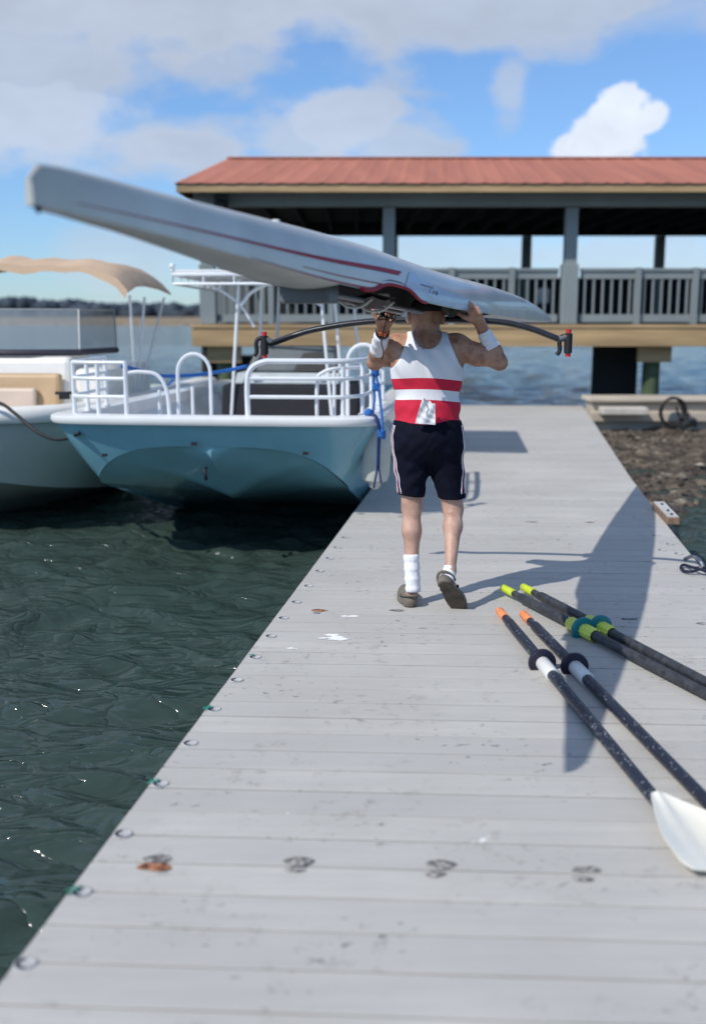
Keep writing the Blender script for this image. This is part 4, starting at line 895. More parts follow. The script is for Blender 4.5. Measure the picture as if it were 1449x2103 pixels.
# ------------------------------------------------------------------ oars
def oar(tip, far, grip, collar_m, sleeve_m, ridged, label, cat, group, blade=True, rec=None):
    tip = np.array(tip)-[0, 0, .012]; far = np.array(far); d = far-tip; d /= np.linalg.norm(d)
    # local frame baked into the world mesh
    up = np.array([0, 0, 1.0]); sidev = np.cross(d, up); sidev /= np.linalg.norm(sidev); up2 = np.cross(sidev, d)
    P = lambda s, a=0, b=0: tip+d*s+sidev*a+up2*b
    t = thing('oar', (tip[0], tip[1], 0), label, cat, group)
    q = M_(); q.tube([P(0), P(.006), P(.13), P(.135)], [.018, .0225, .0225, .019], 14); build(q, 'grip', grip, t, smooth=40)
    q = M_(); q.tube([P(.136), P(.22)], [.0185, .0195], 14)
    q.tube([P(.22), P(.225), P(.40), P(2.33)], [.0215, .0255, .026, .0225], 16); sh = build(q, 'shaft', None or rec['shaft'], t, smooth=40)
    s0 = .87
    q = M_(); 
    if ridged:
        n = 30; prof = [(s0-.13, .028), (s0-.12, .033), (s0+.10, .033), (s0+.11, .028)]
        G = []
        for s, r in prof: G.append([P(s, (r+(.003 if j % 3 == 0 else 0))*math.cos(2*math.pi*j/n), (r+(.003 if j % 3 == 0 else 0))*math.sin(2*math.pi*j/n)) for j in range(n)])
        q.grid(G, 0, True)
    else: q.tube([P(s0-.01), P(s0), P(s0+.17), P(s0+.175)], [.028, .033, .032, .028], 18)
    build(q, 'sleeve', sleeve_m, t, smooth=30)
    q = M_(); n = 24; G = []
    for s, r in ((-.014, .033), (-.014, .060), (-.008, .064), (.008, .064), (.014, .060), (.014, .033)):
        G.append([P(s0-.005+s, r*math.cos(2*math.pi*j/n)*(1 if math.sin(2*math.pi*j/n) > -.8 else .97), r*math.sin(2*math.pi*j/n)*(1 if math.sin(2*math.pi*j/n) > -.75 else .90)) for j in range(n)])
    q.grid(G+[G[0]], 0, True); build(q, 'collar', collar_m, t, smooth=35)
    if blade:
        # hatchet blade, shallow spoon
        q = M_(); ln = .44; rowsA = []; rowsB = []
        for k in range(19):
            u = k/18; s = 2.29+ln*u
            wu = .022+.062*min(1, u*1.7)**.8; wl = -.022-.15*min(1, u/.30)**1.1
            if u > .85: e = (u-.85)/.15; wu *= 1-.25*e*e; wl *= 1-.12*e*e
            ra, rb = [], []
            for m in range(13):
                v = m/12; a = wu+(wl-wu)*v; cur = .022*math.sin(math.pi*v)*math.sin(math.pi*min(1, u*.9+.05))-.014*(1-u)**3+.015*u*u
                rib = .010*math.exp(-((a)/.012)**2)*(1-u)**.7
                sk = -.28*a*u if a < 0 else 0; ra.append(P(s+sk, a, rec['tilt']*a-cur+.020+rib)); rb.append(P(s+sk, a, rec['tilt']*a-cur+.014-rib*.5))
            rowsA.append(ra); rowsB.append(rb)
        q.grid(rowsA); q.grid(rowsB); q.grid([rowsA[0], rowsB[0]]); q.grid([rowsA[-1], rowsB[-1]]); q.grid([[r[0] for r in rowsA], [r[0] for r in rowsB]]); q.grid([[r[-1] for r in rowsA], [r[-1] for r in rowsB]])
        build(q, 'blade', rec['blade'], t, smooth=50)
    return t
def oars():
    sm = bpy.data.materials.new('carbon_shaft'); sm.use_nodes = True; N, L, p = nodes(sm); p.inputs['Roughness'].default_value = .38
    tc = N.new('ShaderNodeTexCoord'); wv = N.new('ShaderNodeTexNoise'); wv.inputs['Scale'].default_value = 90; L.new(tc.outputs['Object'], wv.inputs['Vector'])
    vo = N.new('ShaderNodeTexVoronoi'); vo.feature = 'DISTANCE_TO_EDGE'; vo.inputs['Scale'].default_value = 16; L.new(tc.outputs['Object'], vo.inputs['Vector'])
    mr = N.new('ShaderNodeMapRange'); L.new(vo.outputs['Distance'], mr.inputs['Value']); mr.inputs['From Min'].default_value = .035; mr.inputs['From Max'].default_value = .02
    ml = N.new('ShaderNodeMath'); ml.operation = 'MULTIPLY'; L.new(mr.outputs[0], ml.inputs[0])
    gt = N.new('ShaderNodeMapRange'); L.new(wv.outputs['Fac'], gt.inputs['Value']); gt.inputs['From Min'].default_value = .55; gt.inputs['From Max'].default_value = .62; L.new(gt.outputs[0], ml.inputs[1])
    mx = N.new('ShaderNodeMix'); mx.data_type = 'RGBA'; mx.inputs[6].default_value = (.014,.017,.03,1); mx.inputs[7].default_value = (.33,.34,.36,1); L.new(ml.outputs[0], mx.inputs['Factor']); L.new(mx.outputs[2], p.inputs['Base Color'])
    sm2 = mat('worn_carbon', (.035,.037,.042), .5, var=.5, vs=30, bump=.1, bs=100)
    org = mat('orange_grip', (.85,.27,.10), .6, var=.12, vs=40, bump=.3, bs=150); yel = mat('lime_grip', (.50,.60,.03), .6, var=.15, vs=30)
    yel2 = mat('lime_sleeve', (.60,.68,.10), .45, var=.1); teal = mat('teal_collar', (.0,.16,.20), .4); blk = mat('navy_collar', (.008,.008,.025), .5)
    whs = mat('white_sleeve', (.75,.74,.70), .4, var=.05); bl = mat('cream_blade', (.80,.77,.66), .3, var=.04, coat=.3); 
    r1 = dict(shaft=sm, blade=bl, tilt=.10); r2 = dict(shaft=sm2, blade=bl, tilt=.1)
    G = 'sculling oars laid on the dock'
    oar(gr(1025, 1250, .045), gr(1330, 1625, .026), org, blk, whs, False, 'orange-gripped oar with its cream blade showing, nearest the middle of the dock', 'oar', G, True, r1)
    oar(gr(1073, 1256, .045), gr(1449, 1645, .026), org, blk, whs, False, 'orange-gripped oar lying right of its twin, its blade out of sight', 'oar', G, True, r1)
    oar(gr(1032, 1203, .055), gr(1449, 1425, .030), yel, teal, yel2, True, 'lime-gripped oar with a teal collar, the nearer of the lime pair', 'oar', G, True, r2)
    oar(gr(1073, 1201, .050), gr(1449, 1402, .040), yel, teal, yel2, True, 'lime-gripped oar with a teal collar, the farther of the lime pair', 'oar', G, True, r2)
oars()

# ------------------------------------------------------------------ the rower: one implicit surface, polygonised
class Field:
    def __init__(s, lo, hi, h):
        s.lo = np.array(lo, float); s.h = h; s.n = np.ceil((np.array(hi)-s.lo)/h).astype(int)+1
        s.F = np.full(s.n, 1.0, np.float32)
        s.ax = [s.lo[i]+h*np.arange(s.n[i]) for i in range(3)]
    def sub(s, lo, hi):
        a = np.clip(np.floor((np.array(lo)-s.lo)/s.h).astype(int), 0, s.n); b = np.clip(np.ceil((np.array(hi)-s.lo)/s.h).astype(int)+1, 0, s.n)
        sl_ = tuple(slice(int(a[i]), int(b[i])) for i in range(3))
        X, Y, Z = np.meshgrid(*[s.ax[i][sl_[i]] for i in range(3)], indexing='ij'); return sl_, X, Y, Z
    def union(s, sl_, D, k):
        A = s.F[sl_]
        if k <= 0: s.F[sl_] = np.minimum(A, D); return
        h = np.clip(.5+.5*(D-A)/k, 0, 1); s.F[sl_] = (A*h+D*(1-h)-0 - (0))*1.0 if False else (D*(1-h)+A*h)*0+ (A*(1-np.clip(.5+.5*(A-D)/k, 0, 1))+D*np.clip(.5+.5*(A-D)/k, 0, 1)-k*np.clip(.5+.5*(A-D)/k, 0, 1)*(1-np.clip(.5+.5*(A-D)/k, 0, 1)))
    def cap(s, a, b, ra, rb, k=.02):
        a = np.array(a, float); b = np.array(b, float); m = max(ra, rb)+k+.05
        sl_, X, Y, Z = s.sub(np.minimum(a, b)-m, np.maximum(a, b)+m); d = b-a; L2 = d@d+1e-12
        t = np.clip(((X-a[0])*d[0]+(Y-a[1])*d[1]+(Z-a[2])*d[2])/L2, 0, 1)
        D = np.sqrt((X-a[0]-t*d[0])**2+(Y-a[1]-t*d[1])**2+(Z-a[2]-t*d[2])**2)-(ra+t*(rb-ra)); s.union(sl_, D, k); return s
    def ell(s, c, r, k=.02, rot=None, cut=False):
        c = np.array(c, float); r = np.array(r, float); m = r.max()+k+.05; sl_, X, Y, Z = s.sub(c-m, c+m)
        p = np.stack([X-c[0], Y-c[1], Z-c[2]], -1)
        if rot is not None: p = p@np.array(rot, float).T
        k0 = np.sqrt(((p/r)**2).sum(-1)); k1 = np.sqrt(((p/r**2)**2).sum(-1))+1e-9; D = k0*(k0-1)/k1
        if cut: s.F[sl_] = np.maximum(s.F[sl_], -D)
        else: s.union(sl_, D, k)
        return s
    def grids(s): return np.meshgrid(*s.ax, indexing='ij')
def nets(F, lo, h):
    S0 = F < 0; n = F.shape
    c = [F[i:n[0]-1+i, j:n[1]-1+j, k:n[2]-1+k] for i in (0, 1) for j in (0, 1) for k in (0, 1)]
    b = [x < 0 for x in c]; act = np.any(b, axis=0) & ~np.all(b, axis=0); idx = -np.ones(act.shape, int); ids = np.argwhere(act); idx[act] = np.arange(len(ids))
    vals = np.stack([x[act] for x in c], -1); off = np.array([(i, j, k) for i in (0, 1) for j in (0, 1) for k in (0, 1)], float)
    acc = np.zeros((len(ids), 3)); cnt = np.zeros(len(ids))
    for p in range(8):
        for q in range(p+1, 8):
            if abs(off[p]-off[q]).sum() != 1: continue
            va, vb = vals[:, p], vals[:, q]; cr_ = (va < 0) != (vb < 0); t = np.where(cr_, va/(va-vb+1e-20), 0)
            acc += np.where(cr_[:, None], off[p]+t[:, None]*(off[q]-off[p]), 0); cnt += cr_
    V = (ids+acc/np.maximum(cnt, 1)[:, None])*h+lo
    faces = []
    for a in range(3):
        b_, c_ = (a+1) % 3, (a+2) % 3
        s0 = [slice(None)]*3; s1 = [slice(None)]*3; s0[a] = slice(0, n[a]-1); s1[a] = slice(1, n[a])
        X = S0[tuple(s0)] != S0[tuple(s1)]; e = np.argwhere(X); e = e[(e[:, b_] > 0) & (e[:, c_] > 0) & (e[:, b_] < n[b_]-1) & (e[:, c_] < n[c_]-1)]
        def g(db, dc): q = e.copy(); q[:, b_] -= db; q[:, c_] -= dc; return idx[q[:, 0], q[:, 1], q[:, 2]]
        quad = np.stack([g(1, 1), g(0, 1), g(0, 0), g(1, 0)], -1); neg = S0[e[:, 0], e[:, 1], e[:, 2]]
        quad[~neg] = quad[~neg][:, ::-1]; faces.append(quad)
    Fq = np.concatenate(faces); return V, Fq[(Fq >= 0).all(1)]
def netobj(F, lo, h, name, mats, parent, pick=None, smooth_it=1, label=None):
    V, Q = nets(F, lo, h)
    if smooth_it:
        for _ in range(smooth_it):
            A = np.zeros_like(V); C = np.zeros(len(V))
            for a, b in ((0, 1), (1, 2), (2, 3), (3, 0)):
                np.add.at(A, Q[:, a], V[Q[:, b]]); np.add.at(C, Q[:, a], 1); np.add.at(A, Q[:, b], V[Q[:, a]]); np.add.at(C, Q[:, b], 1)
            V = V*.5+.5*A/np.maximum(C, 1)[:, None]
    me = bpy.data.meshes.new(name); me.from_pydata((V-ORG[parent]).tolist(), [], Q.tolist())
    mats = mats if isinstance(mats, (list, tuple)) else [mats]
    for m in mats: me.materials.append(m)
    if pick is not None: me.polygons.foreach_set('material_index', pick(V[Q].mean(1)).astype(int).tolist())
    me.polygons.foreach_set('use_smooth', [True]*len(Q)); me.validate()
    o = bpy.data.objects.new(name, me); COL.objects.link(o); o.parent = parent; ORG[o] = ORG[parent]; return props(o, label)

def rower():
    A = at
    skin = bpy.data.materials.new('weathered_skin'); skin.use_nodes = True; N, L, p = nodes(skin)
    tc = N.new('ShaderNodeTexCoord'); n1 = N.new('ShaderNodeTexNoise'); n1.inputs['Scale'].default_value = 14; n1.inputs['Detail'].default_value = 8; n1.inputs['Roughness'].default_value = .65
    L.new(tc.outputs['Object'], n1.inputs['Vector']); cr = N.new('ShaderNodeValToRGB'); e = cr.color_ramp.elements; e.new(.5)
    for q, (ps, c) in zip(e, ((.32, (.22,.085,.045)), (.48, (.42,.21,.13)), (.68, (.56,.33,.23)))): q.position = ps; q.color = (*c, 1)
    # legs are paler than arms and neck: complexion follows height on the body
    L.new(n1.outputs['Fac'], cr.inputs[0]); sx = N.new('ShaderNodeSeparateXYZ'); L.new(tc.outputs['Object'], sx.inputs[0])
    mr = N.new('ShaderNodeMapRange'); L.new(sx.outputs['Z'], mr.inputs['Value']); mr.inputs['From Min'].default_value = .75; mr.inputs['From Max'].default_value = 1.0
    pale = N.new('ShaderNodeMix'); pale.data_type = 'RGBA'; pale.blend_type = 'MIX'; L.new(mr.outputs[0], pale.inputs['Factor'])
    ad = N.new('ShaderNodeMix'); ad.data_type = 'RGBA'; ad.inputs["Factor"].default_value = .36; L.new(cr.outputs[0], ad.inputs[6]); ad.inputs[7].default_value = (.66,.47,.385,1)
    L.new(ad.outputs[2], pale.inputs[6]); L.new(cr.outputs[0], pale.inputs[7]); L.new(pale.outputs[2], p.inputs['Base Color'])
    p.inputs['Roughness'].default_value = .5; p.inputs['Subsurface Weight'].default_value = .06; p.inputs['Subsurface Radius'].default_value = (.02,.008,.004)
    n2 = N.new('ShaderNodeTexNoise'); n2.inputs['Scale'].default_value = 55; n2.inputs['Detail'].default_value = 5; L.new(tc.outputs['Object'], n2.inputs['Vector'])
    b = N.new('ShaderNodeBump'); b.inputs['Strength'].default_value = .35; b.inputs['Distance'].default_value = .006; L.new(n2.outputs['Fac'], b.inputs['Height']); L.new(b.outputs[0], p.inputs['Normal'])

    base = gr(880, 1240)
    root = thing('person', (base[0], base[1], 0), 'man walking away in white and red sleeveless top and dark shorts, carrying the shell', 'person')
    Y0 = 5.88
    pel = A(877, 885, Y0+.01); belly = A(877, 835, Y0+.02); rib = A(877, 775, Y0+.02); chest = A(876, 738, Y0+.02); ub = A(876, 712, Y0+.02)
    shL = A(816, 712, Y0+.02); shR = A(936, 712, Y0+.02)
    neck0 = A(874, 705, Y0+.02); neck1 = A(874, 672, Y0+.035); head = A(874, 650, Y0+.05)
    elL = A(771, 742, Y0+.15); wrL = A(785, 682, Y0-.12); elR = A(1023, 742, Y0+.0); wrR = A(992, 680, Y0-.0)
    hipL = A(846, 920, Y0+.01); hipR = A(909, 920, Y0+.01); knL = A(845, 1042, Y0+.02); anL = A(846, 1207, 5.84)
    knR = A(930, 1045, Y0+.03); anR = A(924, 1172, 5.70)
    h = .0055; Fd = Field((-.12, 5.42, -.03), (1.02, 6.25, 1.76), h)
    # torso: stacked ellipsoids
    Fd.ell(pel, (.183, .128, .13), .05); Fd.ell(pel+[0, -.03, -.03], (.165, .12, .11), .05); Fd.ell(belly, (.176, .128, .13), .05); Fd.ell(rib, (.180, .122, .15), .05)
    Fd.ell(chest, (.184, .115, .12), .05); Fd.ell(ub+[0, 0, .0], (.165, .085, .065), .05)
    for s, sh in ((-1, shL), (1, shR)):
        Fd.cap(neck0+[s*.03, 0, .0], sh+[0, 0, .012], .052, .052, .04)
        Fd.ell(sh+[s*.012, 0, -.005], (.066, .066, .066), .035)
        Fd.ell(A(876+s*33, 745, Y0-.065), (.07, .03, .085), .04)            # shoulder blade
        Fd.cap(sh+[-s*.02, .0, -.03], A(876+s*46, 785, Y0+.02), .060, .048, .05)  # side of the chest
    Fd.cap(neck0-[0, 0, .05], neck1, .073, .070, .04)
    # head
    Fd.ell(head+[0, .0, .015], (.084, .100, .100), .03); Fd.ell(head+[0, .03, -.045], (.064, .075, .07), .03)
    Fd.cap(head+[0, .06, -.085], head+[0, .085, -.085], .032, .022, .03)      # jaw, chin
    Fd.cap(head+[0, .098, .01], head+[0, .118, -.022], .012, .015, .012)      # nose
    Fd.cap(head+[-.022, .092, -.055], head+[.022, .092, -.055], .010, .010, .006)   # lips
    for s in (-1, 1):
        Fd.ell(head+[s*.032, .103, .016], (.021, .02, .012), 0, cut=True); Fd.ell(head+[s*.032, .080, .016], (.014, .014, .014), .002)
        Fd.cap(head+[s*.018, .094, .038], head+[s*.048, .086, .038], .009, .007, .01)
        Fd.ell(head+[s*.091, -.005, -.010], (.015, .022, .036), .006); Fd.ell(head+[s*.104, .004, -.006], (.007, .012, .02), 0, cut=True)
    # arms
    def mid(a, b, t): return np.array(a)*(1-t)+np.array(b)*t
    for s, sh, el, wr in ((-1, shL, elL, wrL), (1, shR, elR, wrR)):
        Fd.cap(sh, mid(sh, el, .45), .061, .054, .03); Fd.cap(mid(sh, el, .45), el, .054, .043, .025)
        Fd.ell(mid(sh, el, .5)+[0, -.005, -.022], (.05, .05, .045), .03)                # triceps hanging a little
        Fd.cap(el, mid(el, wr, .3), .043, .045, .02); Fd.cap(mid(el, wr, .3), wr, .045, .029, .02)
        Fd.ell(el+[s*.012, -.008, -.012], (.034, .034, .034), .02)
    # hands
    def finger(a, dirs, lens, r0):
        pts = [np.array(a)];
        for d, l in zip(dirs, lens): d = np.array(d, float); pts.append(pts[-1]+d/np.linalg.norm(d)*l)
        rr = [r0, r0*.97, r0*.9, r0*.8]
        for i in range(3): Fd.cap(pts[i], pts[i+1], rr[i], rr[i+1], .003)
        Fd.ell(pts[1], (r0*1.06,)*3, .003)
    # right hand: palm beside the gunwale, fingers folded over the edge of the hull
    kc = A(972, 637, 5.79); ax = np.array([.90, .12, -.45]); ax /= np.linalg.norm(ax)
    Fd.cap(wrR, mid(wrR, kc, .5), .029, .031, .02)
    for k, t in enumerate((-.037, -.012, .012, .035)):
        kn = kc+ax*t; Fd.cap(mid(wrR, kn, .25), kn, .021, .0155, .012)
        ln = (.040, .044, .040, .032)[k]
        finger(kn, [(-.28, .5, .62), (-.5, .8, .05), (-.3, .6, -.6)], [ln, ln*.6, ln*.45], .0138-.0008*(k == 3))
    th = mid(wrR, kc, .45)+np.array([-.024, -.004, .004]); t1 = A(952, 651, 5.80); t2 = A(941, 643, 5.80); Fd.cap(th, t1, .0165, .013, .012); Fd.cap(t1, t2, .0125, .0105, .004)
    # left hand: fingers spread up round the seat frame, thumb toward the head
    kl = A(787, 650, Y0-.24); axl = np.array([.93, .1, .25]); axl /= np.linalg.norm(axl)
    Fd.cap(wrL, mid(wrL, kl, .5), .028, .030, .02)
    for k, t in enumerate((-.036, -.012, .012, .035)):
        kn = kl+axl*t; Fd.cap(mid(wrL, kn, .25), kn, .019, .0130, .012)
        ln = (.034, .042, .045, .041)[k]; sp = (-.45, -.2, .08, .3)[k]
        finger(kn, [(sp, -.15, .9), (sp*.6, .45, .75), (sp*.3, .9, .25)], [ln, ln*.62, ln*.5], .0112)
    th = mid(wrL, kl, .3)+np.array([.024, -.004, .0]); p1 = A(807, 656, Y0-.26); Fd.cap(th, p1, .0155, .0125, .012); Fd.cap(p1, A(810, 641, Y0-.26), .012, .010, .004)
    # legs
    for s, hp, kn, an, cy in ((-1, hipL, knL, anL, -1), (1, hipR, knR, anR, 1)):
        Fd.cap(hp, kn, .092, .055, .04); Fd.ell(mid(hp, kn, .1)+[0, -.03, .04], (.085, .08, .085), .05)
        cf = mid(kn, an, .28)+[s*.002, -.012, 0]; Fd.cap(kn, cf, .052, .050, .025); Fd.cap(cf, an, .048, .028, .03)
        Fd.ell(mid(kn, an, .30)+[-s*.012, -.014, 0], (.034, .034, .075), .02)
        for q in (-1, 1): Fd.cap(kn+[q*.030, -.030, .03], kn+[q*.026, -.022, -.05], .011, .012, .02)   # tendons behind the knee
        Fd.cap(mid(kn, an, .62)+[0, -.014, 0], an+[0, -.022, 0], .014, .011, .015)                       # Achilles tendon
    # feet inside the shoes
    fL = (gr(845, 1243)+[0, .02, .03]); dL = np.array([-.05, 1, 0]); dL /= np.linalg.norm(dL)
    Fd.cap(anL, fL+dL*.03, .034, .034, .02); Fd.cap(fL+dL*.03, fL+dL*.19, .034, .026, .02)
    heR = A(915, 1196, 5.64); toR = A(952, 1240, 5.80); dR = toR-heR; dR /= np.linalg.norm(dR)
    Fd.cap(anR, heR+dR*.03+[0, .02, 0], .032, .034, .02); Fd.cap(heR+dR*.03+[0, .03, .01], heR+dR*.2+[0, .02, .01], .032, .026, .02)
    body = Fd.F
    X, Y, Z = Fd.grids()
    # wrinkle field shared by the clothes
    def wr_(X, Y, Z, a): return a*(np.sin(60*Z+9*np.sin(11*X)+6*X)*.5+np.sin(95*Z-40*X+5*np.sin(23*X))*.3+np.sin(38*X+60*Z)*.4)
    netobj(body, Fd.lo, h, 'body', skin, root)
    # --- singlet
    def zof(py, Yq=Y0): return A(877, py, Yq)[2]
    xc = chest[0]
    ztop = zof(694); zb = zof(880)
    fold = .0035*np.sin(70*(X-xc)+25*Z+3*np.sin(9*Z))*np.clip((Z-zof(790))/.12, 0, 1)*np.clip((zof(700)-Z)/.05, 0, 1)
    hem = wr_(X, Y, Z, .0022)*np.clip((zof(815)-Z)/.05, 0, 1)
    sg = body-.0060-fold-hem
    # neckline: scooped; armholes: curved in from the shoulder
    xa = np.abs(X-xc); za = (Z-zof(760))/(zof(692)-zof(760)); lim = .215-.105*np.clip(za, 0, 1)**.55          # armhole half width by height
    arm = xa-lim; arm = np.where(Z < zof(764), -1, arm)
    scoop = np.where(Y < Y0+.02, .078-np.hypot((X-xc)*1.05, (Z-zof(684))*.95), .095-np.hypot((X-xc), (Z-zof(690))*.8))
    arm2 = np.where(Z < zof(764), xa-.215, -1.)
    sg = np.maximum.reduce([sg, arm, arm2, scoop, zb-Z, Z-zof(688)-.02])
    # exclude arms below the armhole
    topm = mat('white_jersey', (.78,.78,.80), .8, var=.03, vs=6, bump=.55, bs=9, stretch=(1.8, 1, .6)); redj = mat('red_jersey', (.60,.012,.045), .7, var=.08, vs=5, bump=.35, bs=16, stretch=(.7, 1, 2)); navy = mat('navy_shorts_cloth', (.004,.005,.014), .85, spec=.15, var=.3, vs=6, bump=.55, bs=12, stretch=(1.4, 1, 1.6))
    z1, z2, z3 = zof(774), zof(797), zof(818)
    sel = (slice(None), slice(None), slice(int((zb-.03-Fd.lo[2])/h), None))
    Nj, Lj, pj = nodes(topm); tcj = Nj.new('ShaderNodeTexCoord'); sj = Nj.new('ShaderNodeSeparateXYZ'); Lj.new(tcj.outputs['Object'], sj.inputs[0])
    def mj(op, a, b=0, c=0):
        n = Nj.new('ShaderNodeMath'); n.operation = op
        for i, v in enumerate((a, b, c)):
            if isinstance(v, (int, float)): n.inputs[i].default_value = float(v)
            else: Lj.new(v, n.inputs[i])
        return n.outputs[0]
    xs_ = mj('SUBTRACT', sj.outputs['X'], float(xc-base[0])); zz = mj('MULTIPLY_ADD', mj('MULTIPLY', xs_, xs_), .45, sj.outputs['Z']); zz = mj('MULTIPLY_ADD', xs_, .03, zz)
    red_f = mj('MAXIMUM', mj('MULTIPLY', mj('LESS_THAN', zz, float(z1)), mj('GREATER_THAN', zz, float(z2))), mj('LESS_THAN', zz, float(z3)))
    old = pj.inputs['Base Color'].links[0].from_socket; mxj = Nj.new('ShaderNodeMix'); mxj.data_type = 'RGBA'; Lj.new(red_f, mxj.inputs['Factor']); Lj.new(old, mxj.inputs[6]); mxj.inputs[7].default_value = (.60, .012, .045, 1); Lj.new(mxj.outputs[2], pj.inputs['Base Color'])
    netobj(sg[sel], Fd.lo+[0, 0, h*sel[2].start], h, 'singlet', topm, root, smooth_it=2)
    # --- shorts: own looser field
    i0 = np.array([int(round((v_-l_)/h)) for v_, l_ in zip((.05, 5.62, .45), Fd.lo)]); Fs = Field(Fd.lo+i0*h, Fd.lo+i0*h+np.array([.67, .5, .65]), h)
    Fs.ell(pel+[0, 0, .02], (.192, .138, .14), .04); Fs.ell(pel+[0, -.035, -.04], (.175, .128, .12), .05)
    for hp, kn, ex, bx_ in ((hipL, knL, .088, -.004), (hipR, knR, .086, .004)):
        e_ = mid(hp, kn, .93)+[bx_, -.005, 0]; Fs.cap(hp+[bx_, -.01, .0], e_, .101, .073, .02)
    sb = body[i0[0]:i0[0]+Fs.n[0], i0[1]:i0[1]+Fs.n[1], i0[2]:i0[2]+Fs.n[2]]; Fs.F = np.minimum(Fs.F, sb-.009)
    X2, Y2, Z2 = Fs.grids(); zs = zof(1019)+.012*np.sin(X2*9)+(X2-xc)*-.02
    fs = Fs.F-wr_(X2, Y2, Z2, .0032)-.005*np.sin(45*Z2+30*np.abs(X2-xc))*np.exp(-((Z2-zof(975))/.06)**2)
    wst = zof(866)+.018*np.exp(-((X2-xc-.13)/.07)**2)+.012*np.exp(-((X2-xc+.15)/.05)**2)
    fs = np.maximum.reduce([fs, zs-Z2, Z2-wst])
    pip = mat('shorts_piping', (.75,.70,.74), .7); pipr = mat('shorts_red_edge', (.35,.03,.08), .7)
    so_ = netobj(fs, Fs.lo, h, 'shorts', navy, root, smooth_it=2)
    # side stripes run down over the outside of each leg
    for s, hp, kn in ((-1, hipL, knL), (1, hipR, knR)):
        for off, mt, wd in ((.0, pip, .0045), (.014, pipr, .003), (.026, pip, .0045)):
            pts = []
            for z in np.linspace(zof(872), zof(1012), 26):
                k = int(round((z-Fs.lo[2])/h)); plane = fs[:, :, k]; yy = Y0-.040+off
                j = int(round((yy-Fs.lo[1])/h)); col = plane[:, j]; ins = np.where(col < 0)[0]
                if len(ins): xx = Fs.ax[0][ins[0] if s < 0 else ins[-1]]+s*.0035; pts.append((xx, yy, z))
            q = M_(); P = np.array(pts)
            P[1:-1, 0] = s*np.maximum(s*P[1:-1, 0], s*(.5*P[:-2, 0]+.5*P[2:, 0])); P[1:-1] = .25*P[:-2]+.5*P[1:-1]+.25*P[2:]
            q.tube(P, wd, 6); build(q, 'side_stripe', mt, root if False else so_, smooth=True)
    # --- socks, wristbands, cap
    sockm = mat('white_terry', (.82,.82,.84), .9, var=.03, bump=.5, bs=60, stretch=(1, 1, .5))
    def band(nm, a, b, ra, rb, ripple=.002, freq=14):
        a = np.array(a); b = np.array(b); n = 26; pts = [mid(a, b, t) for t in np.linspace(0, 1, n)]; r = [ra+(rb-ra)*t+ripple*math.sin(t*freq)+.5*ripple*math.sin(t*freq*2.3+1) for t in np.linspace(0, 1, n)]
        r[0] -= .005; r[-1] -= .005; q = M_(); q.tube(pts, r, 24); return build(q, nm, sockm, root, smooth=60)
    kz = lambda py, Y: A(846, py, Y)
    band('sock', A(844, 1138, 5.855), A(848, 1216, 5.83), .0445, .042, .0018, 22)
    band('sock', mid(knR, anR, .95), anR+(heR-anR)*.9+[.004, .02, .0], .035, .041, .001)
    band('wristband', mid(elL, wrL, .38), mid(elL, wrL, .92), .0475, .040, .0015, 16)
    band('wristband', mid(elR, wrR, .42), mid(elR, wrR, 1.0), .0475, .036, .0018, 18)
    # watch on the left wrist
    c = mid(elL, wrL, 1.0); d = (wrL-elL)/np.linalg.norm(wrL-elL)
    q = M_(); q.tube([c-d*.012, c-d*.008, c+d*.012, c+d*.016], [.036, .0385, .0375, .035], 20); wt = build(q, 'wristwatch', black, root, smooth=40)
    q = M_(); sd_ = np.cross(d, (0, 1, 0)); sd_ /= np.linalg.norm(sd_); q.obox(c+np.array([0, -.036, -.01]), sd_, d, np.cross(sd_, d), .019, .018, .007); build(q, 'strap_panel', mat('orange_strap', (.75,.13,.02), .5), wt, bevel=.003)
    # cap: dark, close fitting, brim forward
    capm = mat('dark_cap', (.02,.018,.02), .8); q = M_(); P = []
    for a in np.linspace(0, math.pi/2*.98, 9):
        P.append([head+np.array([.086*math.cos(a)*math.cos(t), .103*math.cos(a)*math.sin(t), .040+.072*math.sin(a)]) for t in np.linspace(0, 2*math.pi, 30, endpoint=False)])
    q.grid([[x-np.array([0, 0, .012]) for x in P[0]]]+P, 0, True); cp = build(q, 'cap', capm, root, smooth=True)
    q = M_(); q.grid([[head+np.array([r*.080*math.cos(t), .06+r*.105*math.sin(t), .034-.01*r]) for t in np.linspace(0, math.pi, 14)] for r in (.3, .7, 1.0)]); build(q, 'brim', capm, cp, smooth=True)
    # --- clogs
    clogm = mat('clog_foam', (.15,.125,.10), .75, var=.15, vs=14, bump=.25, bs=60); solem = mat('clog_sole', (.085,.068,.048), .85, var=.4, vs=22, bump=.6, bs=70)
    def clog(heel, d, up, sgn, L=.285):
        d = np.array(d, float); d /= np.linalg.norm(d); up = np.array(up, float); up -= d*(up@d); up /= np.linalg.norm(up); sd2 = np.cross(d, up)
        heel = np.array(heel, float); Rm = np.array([sd2, d, up])
        c = heel+d*L/2+up*.04; lo = c-.2; F2 = Field(lo, c+.2, .005); X, Y, Z = F2.grids(); q = np.stack([X-heel[0], Y-heel[1], Z-heel[2]], -1)@Rm.T; u, v, w_ = q[..., 0], q[..., 1], q[..., 2]
        def E(c_, r_): k0 = np.sqrt((((q-c_)/r_)**2).sum(-1)); k1 = np.sqrt((((q-c_)/np.array(r_)**2)**2).sum(-1))+1e-9; return k0*(k0-1)/k1
        def sm(a, b, k): hh = np.clip(.5+.5*(a-b)/k, 0, 1); return a*(1-hh)+b*hh-k*hh*(1-hh)
